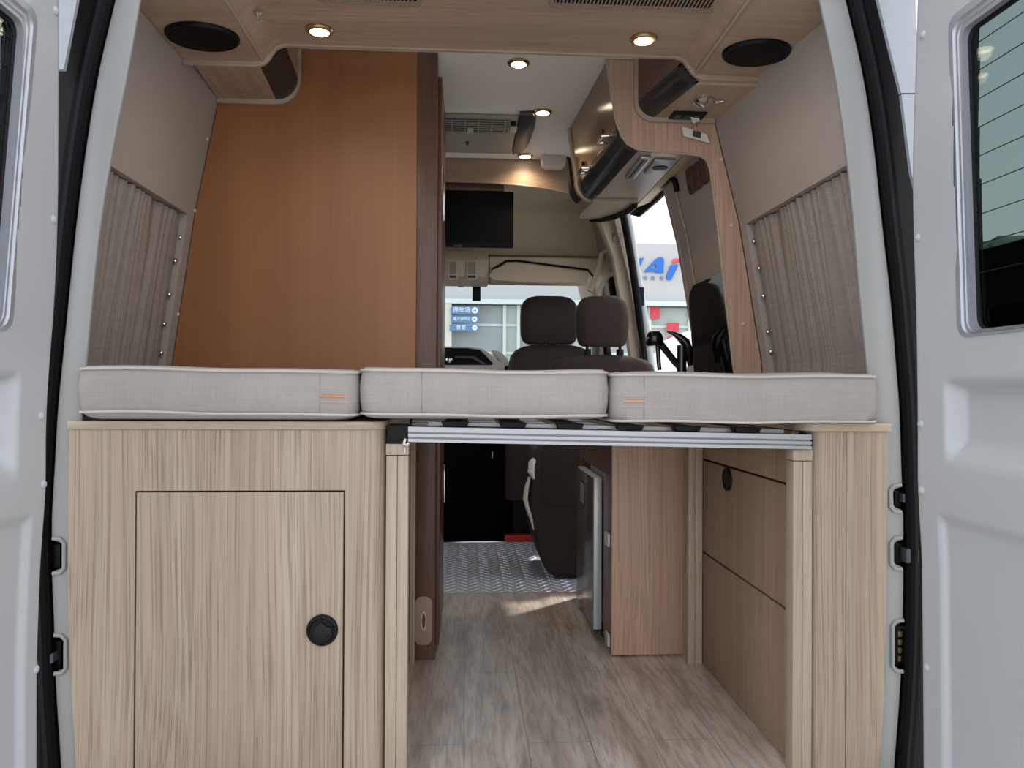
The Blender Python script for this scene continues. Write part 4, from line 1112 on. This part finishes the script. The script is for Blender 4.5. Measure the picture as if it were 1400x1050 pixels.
box('hinge', black, t, a.x-.012, b.x-.010, 3.900, 3.912, b.z, a.z, .002)
# rear edge of the opening: lining return, lit by the doorway
t = thing('opening_edge_trim', 'brown grey lining strip at the rear edge of the side opening', 'trim', (.86, 2.93, 0))
zz = [0, .5, .92, 1.1, 1.25, 1.40, 1.55, 1.69]
vs = [(WRF(z)-.004, 2.915, z) for z in zz]+[(WRF(z)-.004, 2.945, z) for z in zz]+[(WRF(z)+.125, 2.945, z) for z in zz]+[(WRF(z)+.125, 2.915, z) for z in zz]
n = len(zz); fs = []
for k in range(n-1):
    for j in range(4):
        fs.append((j*n+k, ((j+1) % 4)*n+k, ((j+1) % 4)*n+k+1, j*n+k+1))
MB().add(vs, fs).build('strip', wall_m, t, smooth=False)
MB().tube([(WRF(z)-.005, 2.80+.0*z, z) for z in zz[2:]], .0035, 6).build('piping', MATS['wood_edge_band'], t)

# dashboard with central instrument binnacle
t = thing('dashboard', 'dark dashboard with white rimmed central instrument hood', 'dashboard', (0, 4.9, .5))
MB().prism([(4.75, .30), (4.70, .80), (4.80, 1.00), (5.34, 1.03), (5.34, .30)], 'X', -.88, .92).build('body', plain('dark_dashboard', (14, 14, 16), .7, 0, .2), t, bevel=.03, seg=3)
YD = 4.55
def dsh(px, py, Y=YD): v = at(px, py, Y=Y); return (v.x, v.z)
rim = [(560, 478), (610, 473.5), (640, 474), (658, 476), (668, 482), (680, 492), (690, 499), (690, 506), (560, 506)]
MB().prism([dsh(*p) for p in rim], 'Y', YD, 4.78).build('hood', white_pl, t, bevel=.006)
foot_m = plain('black_footwell_carpet', (7, 7, 9), .9, 0, .1, .1, 60)
hood_black = plain('matt_black_hood', (8, 8, 9), .6, 0, .2)
inn = [(562, 480), (610, 475.5), (638, 476), (656, 478.5), (664, 486), (674, 497), (672, 499), (562, 499)]
MB().prism([dsh(*p, YD-.004) for p in inn], 'Y', YD-.006, YD-.0005).build('instrument_glass', hood_black, t)
gl = [(622, 487), (648, 487), (664, 497), (660, 498), (646, 490), (622, 489)]
MB().prism([dsh(*p, YD-.008) for p in gl], 'Y', YD-.009, YD-.0065).build('bezel', grey_dark, t)
k0 = dsh(614, 492, YD-.03)
MB().lathe((k0[0], YD-.007, k0[1]), (0, -1, 0), [(.02, 0), (.018, .03), (.008, .034)], 20).build('knob', chrome, t)
sh = [(672, 478), (684, 480), (694, 490), (697, 500), (690, 501), (678, 488)]
MB().prism([dsh(*p, 4.60) for p in sh], 'Y', 4.60, 4.78).build('side_rim', white_pl, t, bevel=.006)
t = thing('center_console', 'dark cab console block under the dashboard', 'console', (-.1, 4.45, 0))
MB().prism([(4.42, .0), (4.38, .55), (4.48, .82), (4.68, .84), (4.69, .0)], 'X', -.80, .18).build('block', foot_m, t, bevel=.02)
q0 = at(673, 618, Y=4.37); 
box('dangling_cable_clip', chrome, t, q0.x-.004, q0.x+.004, 4.365, 4.38, q0.z-.035, q0.z, .001)
o = MB().add([(v.x, v.y, zz_) for zz_ in (-.003, .035) for v in (Vector((.22, 4.255, 0)), Vector((.42, 4.255, 0)), Vector((.42, 4.31, 0)), Vector((.22, 4.31, 0)))], [(0, 1, 2, 3), (4, 5, 6, 7), (0, 1, 5, 4), (1, 2, 6, 5), (2, 3, 7, 6), (3, 0, 4, 7)]).build('red_strip', red, None)
tag(o, 'bright red strip on the cab floor at the end of the tread plate', 'strip')

# tread plate
t = thing('tread_plate', 'aluminium tread plate covering the cab floor beyond the vinyl', 'floor plate', (0, 3.7, 0))
box('sheet', plate_m, t, -.62, .62, 3.190, 4.235, -.003, .002)
lz = MB(); py_ = 3.20; r_ = 0
while py_ < 4.225:
    px_ = -.60+(.03 if r_ % 2 else 0); c_ = 0
    while px_ < .60:
        a = R_(32) if (c_+r_) % 2 else R_(-32)
        dx, dy = math.cos(a)*.019, math.sin(a)*.019; ex, ey = -math.sin(a)*.0048, math.cos(a)*.0048
        lz.add([(px_-dx, py_-dy, .002), (px_+ex, py_+ey, .002), (px_+dx, py_+dy, .002), (px_-ex, py_-ey, .002), (px_-dx*.4, py_-dy*.4, .0048), (px_+dx*.4, py_+dy*.4, .0048)],
               [(0, 1, 4), (1, 2, 5, ), (1, 5, 4), (2, 3, 5), (3, 0, 4), (3, 4, 5)])
        px_ += .05; c_ += 1
    py_ += .026; r_ += 1
lz.build('tread_pattern', plain('worn_tread_metal', (223, 223, 230), .35, .5), t, smooth=False)
box('edge_strip', chrome, t, -.62, .62, 4.236, 4.246, -.003, .006, .001)
box('edge_strip', alu, t, -.62, .62, 3.1805, 3.1885, .0005, .003, .001)

# ------------------------------------------------------------------ seats
def loft_seat(rows, depth_fn, n=28):
    """rows: (z, x0, x1, y_front, y_back, corner)"""
    rings = []
    for z, xa_, xb_, yf_, yb_, r in rows:
        rings.append([(x, y, z) for x, y in rrect((xa_+xb_)/2, (yf_+yb_)/2, xb_-xa_, yb_-yf_, min(r, (yb_-yf_)/2-.001, (xb_-xa_)/2-.001), 5)])
    return MB().loft(rings)
def headrest(parent, cx, z0, z1, w, y0, y1, mat):
    rows = []
    h = z1-z0
    for k, (f, s) in enumerate([(0, .74), (.02, .84), (.08, .93), (.2, .985), (.4, 1.0), (.6, 1.0), (.78, .97), (.88, .90), (.95, .78), (.985, .64), (1, .5)]):
        d = (y1-y0)*(.55+.45*math.sin(math.pi*min(1, max(0, f*.9+.08))))
        ym = (y0+y1)/2
        rows.append((z0+h*f, cx-w*s/2, cx+w*s/2, ym-d/2, ym+d/2, .045))
    return loft_seat(rows, None).build('headrest', mat, parent, ang=70)
t = thing('passenger_seat', 'brown grey passenger seat nearest the camera, back turned, above the refrigerator', 'seat', (.62, 3.5, 0), 'brown cab seats')
Ys = 3.42
hx0, hx1 = at(790, 440, Y=Ys).x, at(862.5, 440, Y=Ys).x
hz0, hz1 = at(826, 473, Y=Ys).z, at(826, 404, Y=Ys).z
hc = (hx0+hx1)/2
headrest(t, hc, hz0, hz1, hx1-hx0, Ys, Ys+.11, seat_m)
for px in (803, 848):
    x = at(px, 475, Y=Ys+.05).x
    MB().cyl((x, Ys+.055, hz0-.06), (x, Ys+.055, hz0+.02), .007, 12).build('headrest_post', black, t)
    MB().cyl((x, Ys+.055, hz0-.055), (x, Ys+.055, hz0-.012), .017, 14).build('post_sleeve', black, t)
zt_s = at(826, 485, Y=Ys).z
bx0, bx1 = at(748, 500, Y=Ys).x, at(902, 500, Y=Ys).x
bc, bw = (bx0+bx1)/2, bx1-bx0
rows = [(.30, bc-.25, bc+.25, Ys-.02, Ys+.14, .05), (.5, bc-.255, bc+.255, Ys-.02, Ys+.13, .05), (.75, bc-.25, bc+.25, Ys-.01, Ys+.12, .05), (zt_s-.08, bc-.245, bc+.245, Ys, Ys+.12, .05),
        (zt_s-.045, bc-.235, bc+.235, Ys+.002, Ys+.118, .05), (zt_s-.022, bc-.205, bc+.205, Ys+.006, Ys+.114, .05), (zt_s-.008, bc-.15, bc+.15, Ys+.014, Ys+.106, .04), (zt_s, bc-.08, bc+.08, Ys+.03, Ys+.09, .02)]
loft_seat(rows, None).build('backrest', seat_m, t, ang=70)
sil = [(731, 612), (727, 640), (723, 690), (727, 715), (731, 735), (738, 760), (744, 776), (750, 784), (757, 788.5)]
q = [at(x, y, Y=Ys-.03) for x, y in sil]
lo_ = [(v.x, v.z) for v in q]+[(.83, q[-1].z), (.84, .35), (.84, q[0].z)]
MB().prism(lo_, 'Y', Ys-.03, Ys+.38).build('seat_shell', seat_dark, t, bevel=.018, seg=3)
q = [at(x, y, Y=Ys-.036) for x, y in ((742, 610), (741, 672), (744, 688), (752, 691), (850, 691), (850, 610))]
MB().prism([(v.x, v.z) for v in q], 'Y', Ys-.037, Ys-.0305).build('map_pocket', seat_m, t, bevel=.003)
q = [at(x, y, Y=Ys-.05) for x, y in ((730, 617), (729, 632), (731, 645))]
MB().tube([tuple(v) for v in (at(732, 616, Y=Ys+.02), at(732, 626, Y=Ys), at(727, 633, Y=Ys-.04), at(726, 645, Y=Ys-.045), at(730, 655, Y=Ys-.04))], [.008, .009, .015, .015, .004], 10).build('belt_buckle', white_pl, t)
q = [tuple(at(x, y, Y=Ys-.02)) for x, y in ((724, 652), (720, 666), (718, 682), (721, 694), (727, 710), (730, 724))]
MB().tube(q, [.006, .010, .011, .009, .008, .004], 10).build('recline_lever', ivory, t)
box('pedestal', black, t, bc-.15, .80, Ys+.02, Ys+.36, .006, .045)

Yf = 4.14
t = thing('passenger_seat', 'dark front passenger seat farther away, its headrest left of the other', 'seat', (.43, 4.1, 0), 'brown cab seats')
hx0, hx1 = at(712, 440, Y=Yf).x, at(792, 440, Y=Yf).x
hz0, hz1 = at(752, 470, Y=Yf).z, at(752, 404, Y=Yf).z
hc = (hx0+hx1)/2
headrest(t, hc, hz0, hz1, hx1-hx0, Yf, Yf+.11, seat_dark)
for px in (746, 764):
    x = at(px, 475, Y=Yf+.05).x
    MB().cyl((x, Yf+.055, hz0-.05), (x, Yf+.055, hz0+.02), .007, 12).build('headrest_post', chrome, t)
zt_s = at(752, 471, Y=Yf).z
bc = hc+.015
rows = [(.25, bc-.25, bc+.25, Yf-.02, Yf+.14, .05), (.6, bc-.25, bc+.25, Yf-.01, Yf+.13, .05), (zt_s-.10, bc-.235, bc+.235, Yf, Yf+.12, .05), (zt_s-.06, bc-.225, bc+.225, Yf, Yf+.12, .05),
        (zt_s-.03, bc-.20, bc+.20, Yf+.003, Yf+.118, .05), (zt_s-.012, bc-.165, bc+.165, Yf+.008, Yf+.112, .04), (zt_s, bc-.11, bc+.11, Yf+.03, Yf+.09, .02)]
loft_seat(rows, None).build('backrest', seat_dark, t, ang=70)
MB().prism([(Yf+.10, .25), (Yf+.10, .42), (Yf+.33, .46), (Yf+.34, .25)], 'X', bc-.24, bc+.24).build('seat_base', seat_dark, t, bevel=.03, seg=3)
box('pedestal', black, t, bc-.2, bc+.2, 4.33, Yf+.34, -.003, .25)

# ------------------------------------------------------------------ outside
o = box('ground', ground_m, None, -60, 60, -40, 80, -.62, -.60); struct(o)
YO = 30.0
def fz_(py): return at(640, py, Y=YO).z
t = thing('showroom_building', 'white and glass showroom building across the yard', 'building', (0, YO, -.6))
ztop = at(905, 333, Y=YO).z; zfb = at(700, 411, Y=YO).z
box('fascia', facade_m, t, -16, 18, YO, YO+1.0, zfb, ztop)
box('rear_wall', facade_m, t, -16, 18, YO+.6, YO+9, -.6, ztop-.2)
box('canopy_edge', mull_m, t, -16, 18, YO-.25, YO-.003, zfb-.16, zfb+.02)
xcol = [-16, -11, -6, -2.0, -.62, 1.5, 2.05, 3.42, 5.2, 7.28, 8.9, 9.6, 12, 18]
for k, (xa_, xb_) in enumerate(zip(xcol, xcol[1:])):
    g = box('glazing', shopglass_m if k % 2 else shopdark_m, t, xa_+.06, xb_-.06, YO+.30, YO+.34, -.6, zfb-.17)
    box('mullion', mull_m, t, xa_-.06, xa_+.06, YO+.12, YO+.33, -.6, zfb-.17)
    for zz_ in (1.05, 2.2, 3.3): box('transom', mull_m, g, xa_+.06, xb_-.06, YO+.24, YO+.299, zz_, zz_+.09)
xa_ = at(605, 430, Y=YO).x; xb_ = at(617, 430, Y=YO).x
box('column', plain('cream_render', (214, 210, 196), .6), t, xa_-.5, xb_+.02, YO-.2, YO+.11, -.6, zfb-.17)
ICON = Matrix.Rotation(R_(90), 4, 'X')
def dir_sign(label, txt, px0, px1, py0, py1):
    a = at(px0, py0, Y=YO-.35); b = at(px1, py1, Y=YO-.35)
    s = thing('direction_sign', label, 'sign', ((a.x+b.x)/2, YO-.3, b.z), 'blue direction signs')
    box('panel', sign_blue, s, a.x, b.x, YO-.34, YO-.24, b.z, a.z)
    h = a.z-b.z; zc = (a.z+b.z)/2; wd = b.x-a.x
    tw = wd*.66
    size = min(h*.80, tw/(len(txt)*1.03)) if txt else h
    text_mesh(txt, size, white_let, 'lettering', s, Matrix.Translation((a.x+wd*.39, YO-.352, zc)) @ ICON, .004)
    cc_ = (b.x-h*.58, zc)
    MB().lathe((cc_[0], YO-.342, cc_[1]), (0, -1, 0), [(h*.40, 0), (h*.40, .012)], 24).build('arrow_disc', white_let, s)
    aw = h*.26
    MB().prism([(cc_[0]-aw, cc_[1]-aw*.22), (cc_[0]+aw*.1, cc_[1]-aw*.22), (cc_[0]+aw*.1, cc_[1]-aw*.75), (cc_[0]+aw, cc_[1]), (cc_[0]+aw*.1, cc_[1]+aw*.75), (cc_[0]+aw*.1, cc_[1]+aw*.22), (cc_[0]-aw, cc_[1]+aw*.22)], 'Y', YO-.358, YO-.353).build('arrow', sign_blue, s)
dir_sign('top blue direction sign with white arrow seen through the windscreen', '停车场', 616, 655, 419, 429.5)
dir_sign('middle blue direction sign with five characters seen through the windscreen', '客户接待区', 617, 654, 431.5, 441)
dir_sign('lowest blue direction sign with two characters seen through the windscreen', '食堂', 615, 654, 443.5, 452.5)

# big slanted letters and stars on the fascia
s = thing('facade_lettering', 'big slanted blue letters A and i with red dot on white fascia', 'sign', (8, YO, 4.5))
yl = YO-.002
def fp(pix): return [(v.x, v.z) for v in (at(x, y, Y=yl) for x, y in pix)]
def zp(zx, zy): return (860+zx*.0952, 320+zy*.0952)
A_out = [zp(*p) for p in ((205, 548), (345, 395), (400, 348), (440, 338), (475, 345), (494, 372), (486, 562), (380, 556), (378, 543), (262, 543))]
A_in = [zp(*p) for p in ((290, 500), (372, 432), (384, 500))]
# the A is one outline with its counter cut in through a seam
ring_pts = A_out[:1]+A_in+A_in[:1]+A_out[:1]+A_out[1:]
ap = fp([A_out[0], A_out[1], A_out[2], A_out[3], A_out[4], A_out[5], A_out[6], A_out[7], A_out[8]])
hole = fp(A_in)
am = MB()
def tri_strip(outer_, hole_):
    # left limb, right limb and crossbar as three convex pieces
    o = fp(A_out); h = hole_
    am.prism([o[0], o[1], o[2], h[1], h[0]], 'Y', yl-.10, yl-.001)
    am.prism([o[2], o[3], o[4], o[5], o[6], o[7], h[2], h[1]], 'Y', yl-.10, yl-.001)
    am.prism([o[0], h[0], h[2], o[7], o[8], o[9]], 'Y', yl-.10, yl-.001)
tri_strip(ap, hole)
am.build('letter', letter_blue, s, smooth=False)
MB().prism(fp([zp(*p) for p in ((592, 452), (698, 440), (690, 470), (598, 662), (540, 660), (528, 610))]), 'Y', yl-.10, yl-.001).build('letter', letter_blue, s, smooth=False)
MB().prism(fp([zp(*p) for p in ((635, 362), (742, 356), (715, 412), (606, 418))]), 'Y', yl-.10, yl-.001).build('letter_dot', letter_red, s, smooth=False)
MB().prism(fp([zp(*p) for p in ((100, 352), (206, 348), (180, 395), (160, 450), (90, 560), (60, 540))]), 'Y', yl-.10, yl-.001).build('letter', letter_blue, s, smooth=False)
for zx, zy in ((232, 632), (342, 634), (465, 636), (128, 632)):
    c0 = at(*zp(zx, zy), Y=yl); rr = .10
    st = [(c0.x+(rr if k % 2 == 0 else rr*.42)*math.sin(k*math.pi/5), c0.z+(rr if k % 2 == 0 else rr*.42)*math.cos(k*math.pi/5)) for k in range(10)]
    MB().prism(st, 'Y', yl-.05, yl-.001).build('star', star_grey, s, smooth=False)
for label, (x0, x1, y0, y1) in (('red poster on showroom glass, upper one under the fascia', (889, 902, 419, 436)), ('red poster on showroom glass, lower one behind the tap', (912, 928, 441, 454)), ('red poster low on showroom glass between tap lever and spout', (913, 925, 460, 476))):
    a = at(x0, y0, Y=YO+.05); b = at(x1, y1, Y=YO+.05)
    o = box('poster', poster_m, None, a.x, b.x, YO+.05, YO+.08, b.z, a.z); tag(o, label, 'poster', 'red posters on the showroom glass')

# parked white car
t = thing('car', 'white car parked in the yard beyond the side door', 'car', (4.2, 11, -.6))
cy = 11.0
def cs(q): return [(x-1.5, -.6+(z+.72)*1.12) for x, z in q]
prof = cs([(3.3, -.25), (3.32, .25), (3.6, .42), (4.25, .55), (4.75, 1.28), (5.1, 1.42), (6.1, 1.42), (6.9, 1.05), (7.3, .62), (7.75, .50), (7.8, -.25)])
MB().prism(prof, 'Y', cy, cy+1.7).build('body', car_paint, t, bevel=.08, seg=3)
MB().prism(cs([(4.55, .62), (4.92, 1.18), (5.6, 1.28), (5.6, .62)]), 'Y', cy-.012, cy+.05).build('side_window', car_glass, t)
MB().prism(cs([(5.7, .62), (5.7, 1.28), (6.15, 1.25), (6.6, .98), (6.6, .62)]), 'Y', cy-.012, cy+.05).build('side_window', car_glass, t)
for x in (2.75, 5.4):
    MB().lathe((x, cy-.01, -.26), (0, 1, 0), [(.1, 0), (.31, .0), (.33, .03), (.33, .2)], 28).build('wheel', black, t)
    MB().lathe((x, cy+1.5, -.26), (0, 1, 0), [(.33, 0), (.33, .2)], 28).build('wheel', black, t)

# foliage and low building seen through the tinted door windows
def hedge(label, cx, cy, w, h, ang, seed):
    rnd = random.Random(seed); m = MB()
    for k in range(420):
        u = rnd.uniform(-w/2, w/2); v = rnd.uniform(0, 1)**.8*h; d = rnd.uniform(-.6, .6)
        x = cx+u*math.cos(ang)-d*math.sin(ang); y = cy+u*math.sin(ang)+d*math.cos(ang)
        r0 = rnd.uniform(.22, .45)
        m.lathe((x, y, -.6+v), (rnd.uniform(-1, 1), rnd.uniform(-1, 1), 1), [(r0*.3, -r0*.7), (r0, -r0*.2), (r0*.85, r0*.3), (r0*.2, r0*.7)], 7)
    o = m.build('hedge', hedge_m, None); o['kind'] = 'thing'
    tag(o, label, 'hedge')
hedge('grey green hedge seen through the right door window', 10.5, 10.5, 12, 4.2, R_(90), 3)
hedge('grey green hedge seen through the left door window', -11.5, 9.5, 12, 3.0, R_(90), 5)

# ------------------------------------------------------------------ light and colour management
w = bpy.data.worlds.new('sky'); S.world = w; w.use_nodes = True
nt = w.node_tree; bg = nt.nodes['Background']
tc = nt.nodes.new('ShaderNodeTexCoord'); sep = nt.nodes.new('ShaderNodeSeparateXYZ'); nt.links.new(tc.outputs['Generated'], sep.inputs[0])
rp = nt.nodes.new('ShaderNodeValToRGB'); rp.color_ramp.elements[0].position = .50; rp.color_ramp.elements[0].color = (.97, 1.0, 1.04, 1)
rp.color_ramp.elements[1].position = .85; rp.color_ramp.elements[1].color = (.76, .82, .90, 1)
mr = nt.nodes.new('ShaderNodeMapRange'); mr.inputs[1].default_value = -1; mr.inputs[2].default_value = 1
nt.links.new(sep.outputs['Z'], mr.inputs[0]); nt.links.new(mr.outputs[0], rp.inputs[0]); nt.links.new(rp.outputs[0], bg.inputs[0])
bg.inputs[1].default_value = 1.35
sl = bpy.data.lights.new('sun', 'SUN'); sl.energy = 2.5; sl.angle = R_(3); sl.color = (1, .95, .88)
so = bpy.data.objects.new('sun', sl); COL.objects.link(so)
so.rotation_euler = Vector((-.33, -.28, -.9)).to_track_quat('-Z', 'Y').to_euler()

for o in bpy.data.objects:
    if '_o' in o: del o['_o']
vs_ = S.view_settings
S.display_settings.display_device = 'sRGB'
vs_.view_transform = 'Standard'; vs_.look = 'None'; vs_.gamma = 1; vs_.use_curve_mapping = False
vs_.exposure = .56
